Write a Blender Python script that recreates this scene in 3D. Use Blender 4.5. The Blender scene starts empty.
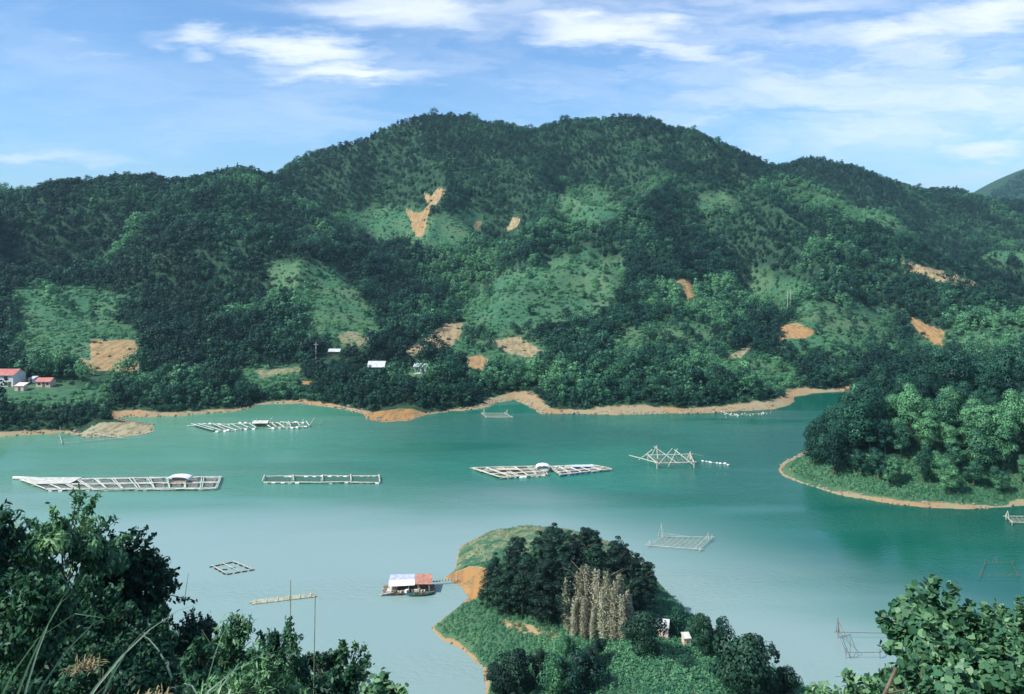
import bpy, math, random
import numpy as np
from mathutils import Vector, Matrix
R = math.radians
rng = np.random.default_rng(7)
random.seed(7)

# ------------------------------------------------------------------ camera, sky, sun, exposure
H, F, CX, HY = 57.0, 800.0, 512.0, 250.0        # eye height above the water, focal length in pixels, horizon row
scene = bpy.context.scene
C = scene.collection
cd = bpy.data.cameras.new('camera'); cam = bpy.data.objects.new('camera', cd); C.objects.link(cam)
cd.sensor_width = 36; cd.lens = 36 * F / 1024; cd.shift_y = -(347 - HY) / 1024
cd.clip_start = 0.1; cd.clip_end = 60000
cam.location = (0, 0, H); cam.rotation_euler = (R(90), 0, 0)
scene.camera = cam

SUN_EL, SUN_AZ = 47.0, -116.0     # azimuth clockwise from +Y (north): the sun stands to the left and a little behind
to_sun = Vector((math.sin(R(SUN_AZ)) * math.cos(R(SUN_EL)), math.cos(R(SUN_AZ)) * math.cos(R(SUN_EL)), math.sin(R(SUN_EL))))
sd_ = bpy.data.lights.new('sun', 'SUN'); sun = bpy.data.objects.new('sun', sd_); C.objects.link(sun)
sd_.energy = 4.8; sd_.angle = R(0.5); sd_.color = (1.0, 0.95, 0.86)
sun.rotation_euler = to_sun.to_track_quat('Z', 'Y').to_euler(); sun.location = (0, 0, 400)

world = bpy.data.worlds.new('World'); scene.world = world; world.use_nodes = True
vs = scene.view_settings
vs.view_transform = 'Standard'; vs.look = 'None'; vs.exposure = 0.35; vs.gamma = 1.0; vs.use_curve_mapping = False
scene.cycles.max_bounces = 6; scene.cycles.diffuse_bounces = 3; scene.cycles.glossy_bounces = 2
scene.cycles.transmission_bounces = 3; scene.cycles.volume_bounces = 0; scene.cycles.transparent_max_bounces = 6


class NT:
    """small node-tree helper"""
    def __init__(s, tree): s.t = tree; s.n = tree.nodes; s.l = tree.links
    def new(s, typ, **kw):
        n = s.n.new(typ)
        for k, v in kw.items(): setattr(n, k, v)
        return n
    def put(s, sock, v):
        if hasattr(v, 'is_output'): s.l.new(v, sock)
        elif v is not None: sock.default_value = v
    def m(s, op, a, b=None, c=None, clamp=False):
        n = s.new('ShaderNodeMath', operation=op, use_clamp=clamp)
        s.put(n.inputs[0], a); s.put(n.inputs[1], b); s.put(n.inputs[2], c)
        return n.outputs[0]
    def vm(s, op, a, b=None):
        n = s.new('ShaderNodeVectorMath', operation=op)
        s.put(n.inputs[0], a); s.put(n.inputs[1], b)
        return n.outputs[0]
    def mix(s, f, a, b, blend='MIX'):
        n = s.new('ShaderNodeMix', data_type='RGBA', blend_type=blend)
        s.put(n.inputs[0], f); s.put(n.inputs[6], c4(a)); s.put(n.inputs[7], c4(b))
        return n.outputs[2]
    def noise(s, vec, scale, detail=3, rough=0.55, dist=0.0):
        n = s.new('ShaderNodeTexNoise'); s.put(n.inputs['Vector'], vec)
        n.inputs['Scale'].default_value = scale; n.inputs['Detail'].default_value = detail
        n.inputs['Roughness'].default_value = rough; n.inputs['Distortion'].default_value = dist
        return n.outputs['Fac']
    def ss(s, v, lo, hi, a=0.0, b=1.0):
        n = s.new('ShaderNodeMapRange', interpolation_type='SMOOTHSTEP')
        s.put(n.inputs[0], v); s.put(n.inputs[1], lo); s.put(n.inputs[2], hi); s.put(n.inputs[3], a); s.put(n.inputs[4], b)
        return n.outputs[0]
    def comb(s, x, y, z=0.0):
        n = s.new('ShaderNodeCombineXYZ'); s.put(n.inputs[0], x); s.put(n.inputs[1], y); s.put(n.inputs[2], z)
        return n.outputs[0]
    def sep(s, v):
        n = s.new('ShaderNodeSeparateXYZ'); s.put(n.inputs[0], v); return n.outputs


def c4(c):
    if isinstance(c, (tuple, list)) and len(c) == 3: return (*c, 1.0)
    return c


# sky with wispy cloud
t = NT(world.node_tree); t.n.clear()
out = t.new('ShaderNodeOutputWorld'); bg = t.new('ShaderNodeBackground')
sky = t.new('ShaderNodeTexSky', sky_type='NISHITA', sun_disc=False)
sky.sun_elevation = R(SUN_EL); sky.sun_rotation = R(SUN_AZ); sky.altitude = 300; sky.air_density = 1.0; sky.dust_density = 1.2; sky.ozone_density = 2.0
tc = t.new('ShaderNodeTexCoord'); d = tc.outputs['Generated']
x, y, z = t.sep(d)
yy = t.m('MAXIMUM', y, 0.02)
a0_ = t.m('DIVIDE', x, yy); e0_ = t.m('DIVIDE', z, yy)      # tangents of azimuth and elevation, northwards
w1 = t.noise(t.comb(t.m('MULTIPLY', a0_, 5.0), t.m('MULTIPLY', e0_, 20.0), 7.3), 1.0, 5, 0.6)
w2 = t.noise(t.comb(t.m('MULTIPLY', a0_, 6.0), t.m('MULTIPLY', e0_, 26.0), 1.3), 1.0, 6, 0.62)
a = t.m('ADD', a0_, t.m('MULTIPLY', t.m('SUBTRACT', w1, 0.5), 0.30)); e = t.m('ADD', e0_, t.m('MULTIPLY', t.m('SUBTRACT', w2, 0.5), 0.075))
zz = t.m('MAXIMUM', z, 0.03)
pl = t.comb(t.m('DIVIDE', x, zz), t.m('DIVIDE', y, zz))  # cloud-deck coordinates
warp = t.noise(t.comb(t.m('MULTIPLY', a, 3.0), t.m('MULTIPLY', e, 16.0), 0.3), 1.0, 6, 0.6, 0.4)
warp2 = t.noise(t.comb(t.m('MULTIPLY', a, 9.0), t.m('MULTIPLY', e, 42.0), 2.3), 1.0, 5, 0.6, 0.6)
front = t.ss(y, 0.1, 0.4)
clouds = [  # px, py, rx, ry, tilt, strength
    (208, 40, 55, 11, 4, .85), (300, 48, 70, 14, 4, 1.0), (345, 70, 80, 13, 5, .95), (205, 60, 32, 8, 0, .6),
    (390, 10, 115, 26, 5, .85), (100, 40, 26, 5, 0, .35), (120, 57, 36, 4, 0, .35), (150, -22, 150, 12, 0, .5),
    (608, 30, 90, 17, 2, 1.0), (680, 52, 75, 11, 9, .8), (735, 102, 115, 11, 0, .6),
    (800, 3, 130, 16, 0, .65), (905, 30, 95, 16, -6, .85), (985, 18, 90, 22, -8, .9), (985, 145, 60, 13, -2, .95),
    (885, 146, 150, 30, 0, .45), (45, 157, 95, 8, 0, .75), (60, 145, 160, 12, 0, .3), (950, 88, 120, 16, 0, .4), (470, 68, 60, 7, 0, .25), (960, 178, 140, 14, 0, .5)]
tot = None
for (cx, cy, rx, ry, ti, st) in clouds:
    A0, E0 = (cx - CX) / F, (HY - cy) / F
    da = t.m('SUBTRACT', a, A0); de = t.m('SUBTRACT', e, E0)
    ct, sn = math.cos(R(ti)), math.sin(R(ti))
    u = t.m('MULTIPLY', t.m('SUBTRACT', t.m('MULTIPLY', da, ct), t.m('MULTIPLY', de, sn)), F / rx)
    v = t.m('MULTIPLY', t.m('ADD', t.m('MULTIPLY', de, ct), t.m('MULTIPLY', da, sn)), F / ry)
    r2 = t.m('ADD', t.m('MULTIPLY', u, u), t.m('MULTIPLY', v, v))
    g = t.m('MULTIPLY', t.m('POWER', 2.718, t.m('MULTIPLY', r2, -0.9)), st)
    tot = g if tot is None else t.m('MAXIMUM', tot, g)
wn = t.m('ADD', t.m('MULTIPLY', warp, 0.65), t.m('MULTIPLY', warp2, 0.35))
shape = t.m('ADD', tot, t.m('MULTIPLY', t.m('SUBTRACT', wn, 0.5), 1.15))
loc_cl = t.m('MULTIPLY', t.ss(shape, 0.02, 1.2), front)
dens = t.m('MULTIPLY', loc_cl, t.ss(tot, 0.02, 0.3))
streak = t.noise(pl, 0.55, 6, 0.6, 0.5)
hi = t.m('MULTIPLY', t.ss(streak, 0.42, 0.75), 0.75)      # broken thin cloud over the rest of the sky
low = t.ss(t.m('MAXIMUM', t.m('SUBTRACT', z, 0.26), t.m('SUBTRACT', 0.3, y)), 0.0, 0.14)
hi = t.m('MULTIPLY', hi, low)
veil = t.m('MULTIPLY', t.ss(warp, 0.35, 0.75), t.ss(a, -0.5, 0.65, 0.22, 0.75))
veil = t.m('MULTIPLY', veil, front)
dens = t.m('MAXIMUM', t.m('MAXIMUM', dens, hi), veil, clamp=True)
skyc = t.mix(1.0, sky.outputs[0], (0.80, 1.07, 1.32), 'MULTIPLY')
shade = t.mix(t.ss(t.m('ADD', e, t.m('MULTIPLY', warp2, 0.03)), 0.09, 0.17), (5.8, 6.2, 7.2), (8.0, 8.3, 8.9))
col = t.mix(t.m('MULTIPLY', dens, 0.90), skyc, shade)
t.put(bg.inputs[0], col); bg.inputs[1].default_value = 0.115
t.l.new(bg.outputs[0], out.inputs[0])

# ------------------------------------------------------------------ numeric helpers
def sstep(v, a, b):
    k = np.clip((v - a) / (b - a), 0, 1); return k * k * (3 - 2 * k)

def vnoise(x, y, seed=0):
    xi = np.floor(x).astype(np.int64); yi = np.floor(y).astype(np.int64)
    fx = x - xi; fy = y - yi; fx = fx * fx * (3 - 2 * fx); fy = fy * fy * (3 - 2 * fy)
    def h(i, j):
        n = (i * 374761393 + j * 668265263 + seed * 1442695041) & 0x7fffffff
        n = ((n ^ (n >> 13)) * 1274126177) & 0x7fffffff
        return ((n ^ (n >> 16)) & 0xffff) / 65535.0
    return (h(xi, yi) * (1 - fx) + h(xi + 1, yi) * fx) * (1 - fy) + (h(xi, yi + 1) * (1 - fx) + h(xi + 1, yi + 1) * fx) * fy

def fbm(x, y, seed=0, o=4):
    s = 0; am = 1; tt = 0
    for i in range(o):
        s = s + am * vnoise(x * 2 ** i + 13.7 * i, y * 2 ** i - 7.1 * i, seed + i); tt += am; am *= 0.5
    return s / tt

def px2w(px, py, z=0.0):          # a direction seen from the viewpoint meets height z
    Y = (H - z) * F / (py - HY); return ((px - CX) / F * Y, Y)

def poly_sd(X, Y, P):
    P = np.asarray(P, float); d2 = np.full(X.shape, 1e18); ins = np.zeros(X.shape, bool)
    for i in range(len(P)):
        ax, ay = P[i]; bx, by = P[(i + 1) % len(P)]
        ex, ey = bx - ax, by - ay; wx, wy = X - ax, Y - ay
        tt = np.clip((wx * ex + wy * ey) / (ex * ex + ey * ey + 1e-12), 0, 1)
        d2 = np.minimum(d2, (wx - ex * tt) ** 2 + (wy - ey * tt) ** 2)
        c = (ay > Y) != (by > Y)
        ins ^= c & (X < (bx - ax) * (Y - ay) / (by - ay + 1e-30) + ax)
    return np.where(ins, 1, -1) * np.sqrt(d2)

FAR_PX = [(-900, 452), (-500, 447), (-200, 440), (0, 437), (30, 435), (60, 433), (85, 437), (120, 437), (150, 434), (159, 430), (150, 425),
          (125, 421), (118, 417), (140, 417), (175, 417), (215, 413), (240, 411), (258, 405), (268, 404), (300, 403), (340, 409), (363, 413),
          (366, 419), (385, 422), (410, 421), (428, 415), (455, 411), (488, 408), (495, 403), (515, 399), (533, 408), (541, 414), (600, 415),
          (660, 414), (740, 411), (780, 409), (798, 402), (797, 397), (815, 393), (850, 391), (1000, 394), (1180, 400)]
FAR = [px2w(*p) for p in FAR_PX] + [(900, 330), (6000, 400), (20000, 20000), (-20000, 20000), (-9000, 260)]
ISL_PX = [(778, 470), (785, 462), (800, 455), (815, 445), (830, 438), (860, 431), (900, 426), (1060, 424), (1150, 410), (1240, 390), (1700, 385),
          (1700, 500), (1100, 506), (1024, 506), (980, 509), (940, 508), (900, 505), (865, 500), (830, 494), (800, 484), (785, 477)]
ISL = [px2w(*p) for p in ISL_PX]
NEAR_PX = [(480, 762), (487, 694), (484, 668), (460, 650), (440, 640), (431, 628), (450, 611), (467, 598), (462, 588), (443, 578), (452, 570), (455, 556),
           (462, 545), (490, 532), (525, 526), (570, 530), (620, 545), (650, 570), (672, 596), (700, 620), (735, 645), (775, 668), (812, 690), (850, 715)]
NEAR = [px2w(*p) for p in NEAR_PX] + [(62, 84), (110, 92), (300, 130), (900, 120), (900, -600), (-900, -600), (-900, 150), (-300, 170), (-80, 112), (-42, 96)]

COLS = {  # column -> (row, distance) seen points of the mountain, then ('z', distance, height) unseen ones
    -700: [(400, 300), (330, 400), (250, 560), (200, 660), ('z', 900, 50)],
    -300: [(385, 305), (330, 400), (250, 560), (190, 660), ('z', 860, 60)],
    0: [(386, 305), (362, 350), (320, 430), (250, 540), (194, 640), ('z', 800, 70), ('z', 1000, 60)],
    120: [(378, 325), (340, 380), (290, 470), (235, 570), (187, 650), ('z', 790, 85), ('z', 1000, 70)],
    240: [(375, 345), (320, 440), (250, 560), (205, 640), (172, 700), ('z', 780, 105), ('z', 980, 90)],
    270: [(250, 580), (168, 745), ('z', 920, 100)],
    300: [(372, 350), (320, 430), (272, 520), (230, 640), (175, 760), (160, 800), ('z', 1000, 90)],
    345: [(374, 345), (335, 410), (290, 520), (262, 600), (200, 720), (155, 830), ('z', 1000, 110)],
    390: [(380, 330), (350, 380), (310, 500), (270, 600), (220, 680), (135, 860), ('z', 1050, 120)],
    450: [(385, 310), (352, 375), (310, 470), (235, 640), (180, 760), (118, 900), ('z', 1080, 120)],
    515: [(392, 305), (345, 400), (290, 500), (215, 690), (160, 820), (131, 910), ('z', 1080, 120)],
    545: [(131, 915), ('z', 1080, 120)],
    590: [(385, 320), (330, 420), (260, 540), (190, 700), (121, 890), ('z', 1080, 120)],
    680: [(392, 305), (345, 390), (290, 500), (220, 640), (133, 870), ('z', 1080, 110)],
    750: [(388, 315), (335, 420), (250, 620), (200, 730), (162, 900), ('z', 1100, 110)],
    820: [(386, 335), (330, 430), (270, 560), (203, 720), ('z', 830, 84), (164, 1000), ('z', 1180, 90)],
    900: [(380, 360), (330, 450), (280, 560), (228, 680), ('z', 800, 45), (188, 1040), ('z', 1200, 80)],
    960: [(384, 365), (330, 460), (245, 660), ('z', 800, 25), (196, 1060), ('z', 1220, 70)],
    1024: [(388, 370), (330, 470), (290, 560), (262, 640), ('z', 790, 15), (212, 1080), ('z', 1220, 70)],
    1300: [(350, 420), (290, 560), (264, 640), ('z', 800, 20), (215, 1100), ('z', 1220, 60)],
    1700: [(350, 420), (270, 640), ('z', 800, 25), (220, 1100)]}
pts = []
for cx, lst in COLS.items():
    for it in lst:
        if it[0] == 'z': Y, zc = it[1], it[2]
        else: Y = it[1]; zc = H - (it[0] - HY) / F * Y
        pts.append(((cx - CX) / F * Y, Y, zc))
pts = np.array(pts)
def _k(r2): return np.sqrt(r2 + 45.0 ** 2)
_D = (pts[:, None, 0] - pts[None, :, 0]) ** 2 + (pts[:, None, 1] - pts[None, :, 1]) ** 2
_W = np.linalg.solve(_k(_D) + np.eye(len(pts)) * 0.5, pts[:, 2] - 40.0)

def rbf(X, Y):
    o = np.full(X.shape, 40.0)
    for (a_, b_, _), w in zip(pts, _W): o += w * _k((X - a_) ** 2 + (Y - b_) ** 2)
    return o

def hz(X, Y, full=False):
    X = np.atleast_1d(np.asarray(X, float)); Y = np.atleast_1d(np.asarray(Y, float))
    wob = (fbm(X / 9, Y / 9, 3, 3) - 0.5)
    sf = poly_sd(X, Y, FAR); si = poly_sd(X, Y, ISL); sn = poly_sd(X, Y, NEAR)
    sf2 = sf + wob * 4; si2 = si + wob * 3; sn2 = sn + wob * 1.6
    # far mountain
    n1 = fbm(X / 130, Y / 130, 11, 4); rid = 1 - 2 * np.abs(fbm((X + 60 * n1) / 95, (Y + 40 * n1) / 190, 21, 3) - 0.5) * 2
    M = rbf(X, Y)
    amp = sstep(Y, 380, 560) * (1 - 0.75 * sstep(Y, 780, 900)) * (1 - 0.6 * sstep(-X, 120, 220) * sstep(Y, 560, 640))
    M = M + amp * 36 * (rid - 0.62) + amp * 20 * (n1 - 0.5) + sstep(Y, 320, 400) * 5 * (fbm(X / 30, Y / 30, 5, 3) - 0.5)
    back = 25 + 130 * fbm(X / 700, Y / 700, 41, 4) * sstep(Y, 1150, 2500) + 0.0 * X
    back = back + 235 * np.exp(-((X - 1545) / 330) ** 2 - ((Y - 2050) / 420) ** 2)
    wb = sstep(Y, 1080, 1350); M = M * (1 - wb) + back * wb
    M = np.maximum(M - 3, 0)
    hf = M * sstep(sf2, 4, 55) + 0.27 * np.clip(sf2, 0, 12)
    spit = np.exp(-(((X + 117) / 14) ** 2 + ((Y - 251) / 11) ** 2))       # low sand spit at the left
    osp_ = np.exp(-(((X + 39.6) / 13) ** 2 + ((Y - 272) / 11) ** 2))
    hf = hf * (1 - 0.88 * np.clip(spit * 1.6, 0, 1)) * (1 - 0.75 * np.clip(osp_ * 1.4, 0, 1))
    hi_ = 0.24 * np.clip(si2, 0, 7) + 10 * sstep(si2, 5, 26)
    hp = 3.4 * (1 - np.exp(-np.clip(sn2, 0, None) / 7.0)) + 1.5 * sstep(sn2, 8, 22)
    slope = 55.3 - 0.62 * np.clip(Y, -40, None) - 0.55 * np.clip(-Y - 40, 0, None) * 0
    mound = 7.0 * sstep(-X, 7, 20) * np.exp(-((Y - 42) / 20) ** 2) + 1.2 * sstep(X, 3, 9) * np.exp(-((Y - 14) / 8) ** 2)
    mound = mound + 3.0 * np.exp(-((X + 10) / 6) ** 2 - ((Y - 42) / 12) ** 2)
    hill = slope + mound + 1.2 * (fbm(X / 12, Y / 12, 8, 3) - 0.5) * sstep(Y, 3, 15)
    hill = hill * sstep(sn2, -2, 6)
    hn = np.maximum(hp, hill)
    h = np.where(sf2 > 0, hf, np.where(si2 > 0, hi_, np.where(sn2 > 0, hn, -0.2 + 0.35 * np.maximum(np.maximum(np.maximum(sf2, si2), sn2), -14))))
    if full: return h, sf2, si2, sn2
    return h

def hit(px, py, y0=8.0, y1=1500.0):
    """the first ground (or water) point met in the direction of the photograph's pixel (px, py)"""
    n = 1500; Y = y0 * (y1 / y0) ** np.linspace(0, 1, n)
    X = (px - CX) / F * Y; Z = H - (py - HY) / F * Y
    g = np.maximum(hz(X, Y), 0); k = np.nonzero(g >= Z)[0]
    if len(k) == 0: return None
    i = max(k[0], 1); a0 = Z[i - 1] - g[i - 1]; a1 = Z[i] - g[i]; f = a0 / (a0 - a1 + 1e-12)
    return (X[i - 1] + (X[i] - X[i - 1]) * f, Y[i - 1] + (Y[i] - Y[i - 1]) * f, float(g[i - 1] + (g[i] - g[i - 1]) * f))

# ground regions, outlined where the photograph shows them and kept as places on the ground
SOIL = [  # polygon, hue (0 tan .. 1 orange), distance window
    ([(90, 339), (134, 340), (138, 350), (139, 373), (120, 372), (93, 371)], .62, 300, 450),
    ([(405, 209), (420, 213), (430, 205), (428, 217), (423, 237), (416, 236)], .7, 500, 900),
    ([(424, 192), (431, 197), (438, 188), (446, 190), (436, 205), (426, 203)], .55, 500, 900),
    ([(503, 231), (510, 226), (513, 217), (522, 219), (517, 228), (508, 232)], .3, 500, 900),
    ([(474, 223), (480, 222), (482, 229), (476, 231)], .3, 500, 900),
    ([(674, 281), (690, 280), (695, 292), (690, 303), (682, 291), (675, 290)], .75, 400, 800),
    ([(894, 262), (912, 263), (940, 270), (976, 282), (973, 287), (955, 285), (930, 277), (905, 271)], .35, 400, 800),
    ([(778, 327), (797, 323), (816, 332), (808, 338), (790, 337), (780, 340)], .85, 350, 600),
    ([(906, 314), (920, 320), (945, 332), (943, 347), (930, 342), (916, 330)], .8, 350, 600),
    ([(402, 352), (430, 335), (448, 322), (463, 322), (458, 340), (452, 346), (430, 348), (412, 356)], .35, 330, 560),
    ([(466, 357), (480, 354), (489, 360), (484, 370), (470, 368)], .75, 300, 500),
    ([(490, 340), (520, 338), (545, 352), (530, 358), (505, 352)], .3, 330, 560),
    ([(738, 350), (752, 343), (753, 347), (742, 357), (728, 359), (730, 356)], .1, 330, 600),
    ([(335, 333), (360, 330), (372, 340), (360, 350), (340, 347)], .25, 330, 560),
    ([(1010, 389), (1026, 387), (1026, 400), (1012, 399)], .9, 300, 420),
    ([(300, 380), (312, 380), (316, 388), (304, 388)], .9, 270, 420),
    ([(838, 384), (860, 382), (868, 388), (850, 392), (840, 391)], .6, 300, 380),
    ([(80, 358), (92, 362), (94, 374), (84, 370)], .5, 300, 430),
    ([(960, 284), (985, 286), (982, 290), (965, 289)], .2, 400, 800),
    ([(250, 370), (300, 366), (306, 372), (262, 378)], .2, 300, 420),
    ([(444, 576), (470, 566), (487, 568), (487, 582), (474, 600), (462, 602), (462, 590)], 1.0, 90, 170),
    ([(496, 618), (530, 624), (560, 632), (566, 639), (545, 639), (510, 630)], .35, 90, 150),
    ([(600, 632), (640, 630), (640, 638), (606, 640)], .7, 90, 150),
    ([(668, 655), (675, 655), (700, 690), (704, 700), (694, 700), (680, 675)], .35, 90, 150),
    ([(655, 672), (690, 668), (692, 676), (660, 682)], .25, 90, 150),
]
MEADOW = [  # polygon, tree density left, distance window
    ([(18, 325), (60, 320), (115, 320), (142, 333), (140, 372), (95, 368), (30, 368), (17, 345)], 0.01, 300, 470),
    ([(10, 290), (80, 285), (130, 300), (110, 320), (20, 320)], 0.23, 350, 560),
    ([(265, 268), (300, 262), (335, 272), (365, 300), (378, 318), (372, 345), (340, 350), (310, 340), (300, 300), (270, 290)], 0.11, 330, 700),
    ([(338, 215), (380, 207), (412, 210), (430, 215), (470, 212), (490, 222), (470, 240), (440, 248), (390, 240), (345, 232)], 0.07, 500, 900),
    ([(500, 275), (545, 262), (585, 250), (625, 268), (620, 290), (600, 320), (540, 330), (470, 335), (455, 318), (480, 290)], 0.10, 350, 720),
    ([(440, 340), (520, 335), (560, 352), (545, 370), (470, 375), (455, 360)], 0.17, 320, 560),
    ([(620, 330), (680, 318), (735, 335), (730, 355), (650, 352), (600, 358)], 0.25, 320, 600),
    ([(560, 195), (600, 190), (625, 205), (600, 225), (555, 220)], 0.30, 500, 900),
    ([(820, 196), (860, 200), (920, 225), (1026, 252), (1026, 262), (960, 250), (900, 235), (850, 215)], 0.15, 600, 800),
    ([(700, 196), (728, 190), (725, 208), (700, 210)], 0.20, 500, 900),
    ([(752, 270), (800, 285), (790, 310), (750, 300)], 0.25, 350, 800),
    ([(0, 382), (110, 385), (105, 412), (60, 405), (0, 415)], 0.05, 270, 335),
    ([(236, 372), (300, 368), (300, 392), (240, 392)], 0.12, 290, 420),
    ([(385, 372), (440, 368), (440, 380), (390, 380)], 0.07, 280, 420),
    ([(800, 300), (900, 310), (880, 360), (840, 375), (780, 350)], 0.23, 330, 560),
    ([(690, 360), (760, 352), (800, 370), (790, 395), (740, 380)], 0.20, 290, 430),
    ([(880, 345), (1020, 330), (1020, 370), (900, 365)], 0.28, 330, 560),
]

def px_of(X, Y, Z):
    Ys = np.maximum(Y, 1.0); return CX + F * X / Ys, HY + F * (H - Z) / Ys

def regions(X, Y, Z):
    PX, PY = px_of(X, Y, Z); nz = (fbm(X / 7, Y / 7, 77, 2) - 0.5) * 5
    soil = np.zeros(X.shape); hue = np.full(X.shape, 0.4); mead = np.zeros(X.shape); keep = np.ones(X.shape)
    for P, hu, y0, y1 in SOIL:
        P = np.array(P, float); b = (PX > P[:, 0].min() - 8) & (PX < P[:, 0].max() + 8) & (PY > P[:, 1].min() - 8) & (PY < P[:, 1].max() + 8) & (Y > y0) & (Y < y1)
        if not b.any(): continue
        s = sstep(poly_sd(PX[b], PY[b], P) + nz[b] * 0.8, -1.6, 1.6)
        hb = hue[b]; hue[b] = np.where(s > 0.02, hu, hb); soil[b] = np.maximum(soil[b], s * (0.48 if hu in (.25, .2) else 1.0))
    for P, kp, y0, y1 in MEADOW:
        P = np.array(P, float); b = (PX > P[:, 0].min() - 25) & (PX < P[:, 0].max() + 25) & (PY > P[:, 1].min() - 25) & (PY < P[:, 1].max() + 25) & (Y > y0) & (Y < y1)
        if not b.any(): continue
        s = sstep(poly_sd(PX[b], PY[b], P) + nz[b] * 2.5, -7, 4)
        mead[b] = np.maximum(mead[b], s); keep[b] = np.minimum(keep[b], 1 - s * (1 - kp))
    return soil, hue, mead, keep

# ------------------------------------------------------------------ materials
def new_mat(name):
    m = bpy.data.materials.new(name); m.use_nodes = True; t = NT(m.node_tree); t.n.clear()
    o = t.new('ShaderNodeOutputMaterial'); b = t.new('ShaderNodeBsdfPrincipled'); t.l.new(b.outputs[0], o.inputs[0])
    return m, t, b, o

def plain(name, c1, c2=None, rough=0.7, scale=3.0, bump=0.0, spec=0.3):
    m, t, b, o = new_mat(name); g = t.new('ShaderNodeTexCoord').outputs['Object']
    c2 = c2 or tuple(v * 0.7 for v in c1)
    n = t.noise(g, scale, 5, 0.65); t.put(b.inputs['Base Color'], t.mix(t.ss(n, 0.35, 0.68), c1, c2))
    b.inputs['Roughness'].default_value = rough; b.inputs['Specular IOR Level'].default_value = spec
    if bump:
        bn = t.new('ShaderNodeBump'); bn.inputs['Strength'].default_value = bump; t.put(bn.inputs['Height'], n); t.put(b.inputs['Normal'], bn.outputs[0])
    return m

def leaf_mat(name, dark, mid, light, rough=0.55, trans=0.22, spec=0.25):
    m, t, b, o = new_mat(name)
    oi = t.new('ShaderNodeObjectInfo')
    ti = t.new('ShaderNodeAttribute', attribute_type='INSTANCER', attribute_name='tint')
    to = t.new('ShaderNodeAttribute', attribute_type='OBJECT', attribute_name='leaf_tint')
    lf = t.new('ShaderNodeAttribute', attribute_type='GEOMETRY', attribute_name='leaf')
    f = t.m('ADD', t.m('ADD', ti.outputs['Fac'], to.outputs['Fac']), t.m('MULTIPLY', t.m('SUBTRACT', oi.outputs['Random'], 0.5), 0.5))
    f = t.m('ADD', f, t.m('MULTIPLY', t.m('SUBTRACT', lf.outputs['Fac'], 0.5), 0.65), clamp=True)
    c = t.mix(t.ss(f, 0.0, 0.5), dark, mid); c = t.mix(t.ss(f, 0.5, 1.0), c, light)
    t.put(b.inputs['Base Color'], c); b.inputs['Roughness'].default_value = rough; b.inputs['Specular IOR Level'].default_value = spec
    tr = t.new('ShaderNodeBsdfTranslucent'); t.put(tr.inputs[0], t.mix(1.0, c, (1.0, 1.25, 0.7), 'MULTIPLY'))
    mx = t.new('ShaderNodeMixShader'); mx.inputs[0].default_value = trans
    t.l.new(b.outputs[0], mx.inputs[1]); t.l.new(tr.outputs[0], mx.inputs[2]); t.l.new(mx.outputs[0], o.inputs[0])
    return m

LEAF = leaf_mat('foliage', (0.005, 0.036, 0.029), (0.020, 0.098, 0.062), (0.12, 0.32, 0.15), trans=0.12)
LEAF_DARK = leaf_mat('dark_foliage', (0.006, 0.026, 0.020), (0.014, 0.055, 0.034), (0.04, 0.12, 0.06), trans=0.1)
LEAF_NEAR = leaf_mat('near_foliage', (0.006, 0.038, 0.024), (0.034, 0.120, 0.060), (0.19, 0.37, 0.17), rough=0.5, trans=0.2, spec=0.2)
LEAF_VINE = leaf_mat('vine_foliage', (0.015, 0.06, 0.038), (0.06, 0.17, 0.085), (0.24, 0.42, 0.20), rough=0.42, trans=0.25, spec=0.3)
LEAF_HERB = leaf_mat('herb_foliage', (0.035, 0.13, 0.075), (0.07, 0.22, 0.12), (0.14, 0.33, 0.16))
LEAF_PALE = leaf_mat('pale_foliage', (0.36, 0.36, 0.28), (0.58, 0.56, 0.47), (0.80, 0.78, 0.68), trans=0.35)
BLADE = leaf_mat('blade_foliage', (0.07, 0.15, 0.10), (0.20, 0.30, 0.22), (0.36, 0.46, 0.36), rough=0.4, trans=0.2, spec=0.4)
STRAW = plain('dry_straw', (0.30, 0.26, 0.14), (0.18, 0.15, 0.08), 0.8)
BARK = plain('bark', (0.17, 0.14, 0.10), (0.08, 0.07, 0.05), 0.9, 6.0, 0.4)
BARK_PALE = plain('pale_bark', (0.48, 0.43, 0.34), (0.26, 0.22, 0.16), 0.9, 6.0, 0.3)
BAMBOO = plain('weathered_bamboo', (0.62, 0.60, 0.50), (0.36, 0.34, 0.26), 0.7, 2.5)
BAMBOO_G = plain('green_bamboo', (0.30, 0.34, 0.18), (0.15, 0.18, 0.09), 0.7, 2.5)
OLDWHITE = plain('weathered_white', (0.60, 0.60, 0.55), (0.36, 0.36, 0.31), 0.8, 1.2)
FOAM = plain('white_foam', (0.80, 0.80, 0.77), (0.62, 0.62, 0.58), 0.8, 2.0)
NET = plain('fishing_net', (0.05, 0.14, 0.11), (0.03, 0.09, 0.07), 0.9, 3.0)
NET_GREY = plain('grey_net', (0.16, 0.18, 0.16), (0.08, 0.10, 0.09), 0.9, 1.5)
BLACK = plain('black_barrel', (0.03, 0.035, 0.035), (0.02, 0.02, 0.02), 0.5)
BLUE = plain('blue_barrel', (0.08, 0.18, 0.45), (0.06, 0.12, 0.3), 0.5)
TARP_BLUE = plain('blue_tarp', (0.32, 0.36, 0.60), (0.50, 0.52, 0.62), 0.6, 1.5)
TARP_WHITE = plain('white_tarp', (0.80, 0.80, 0.80), (0.6, 0.6, 0.6), 0.6, 1.5)
TIN_WHITE = plain('pale_tin', (0.60, 0.62, 0.64), (0.42, 0.43, 0.45), 0.5, 0.8)
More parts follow.
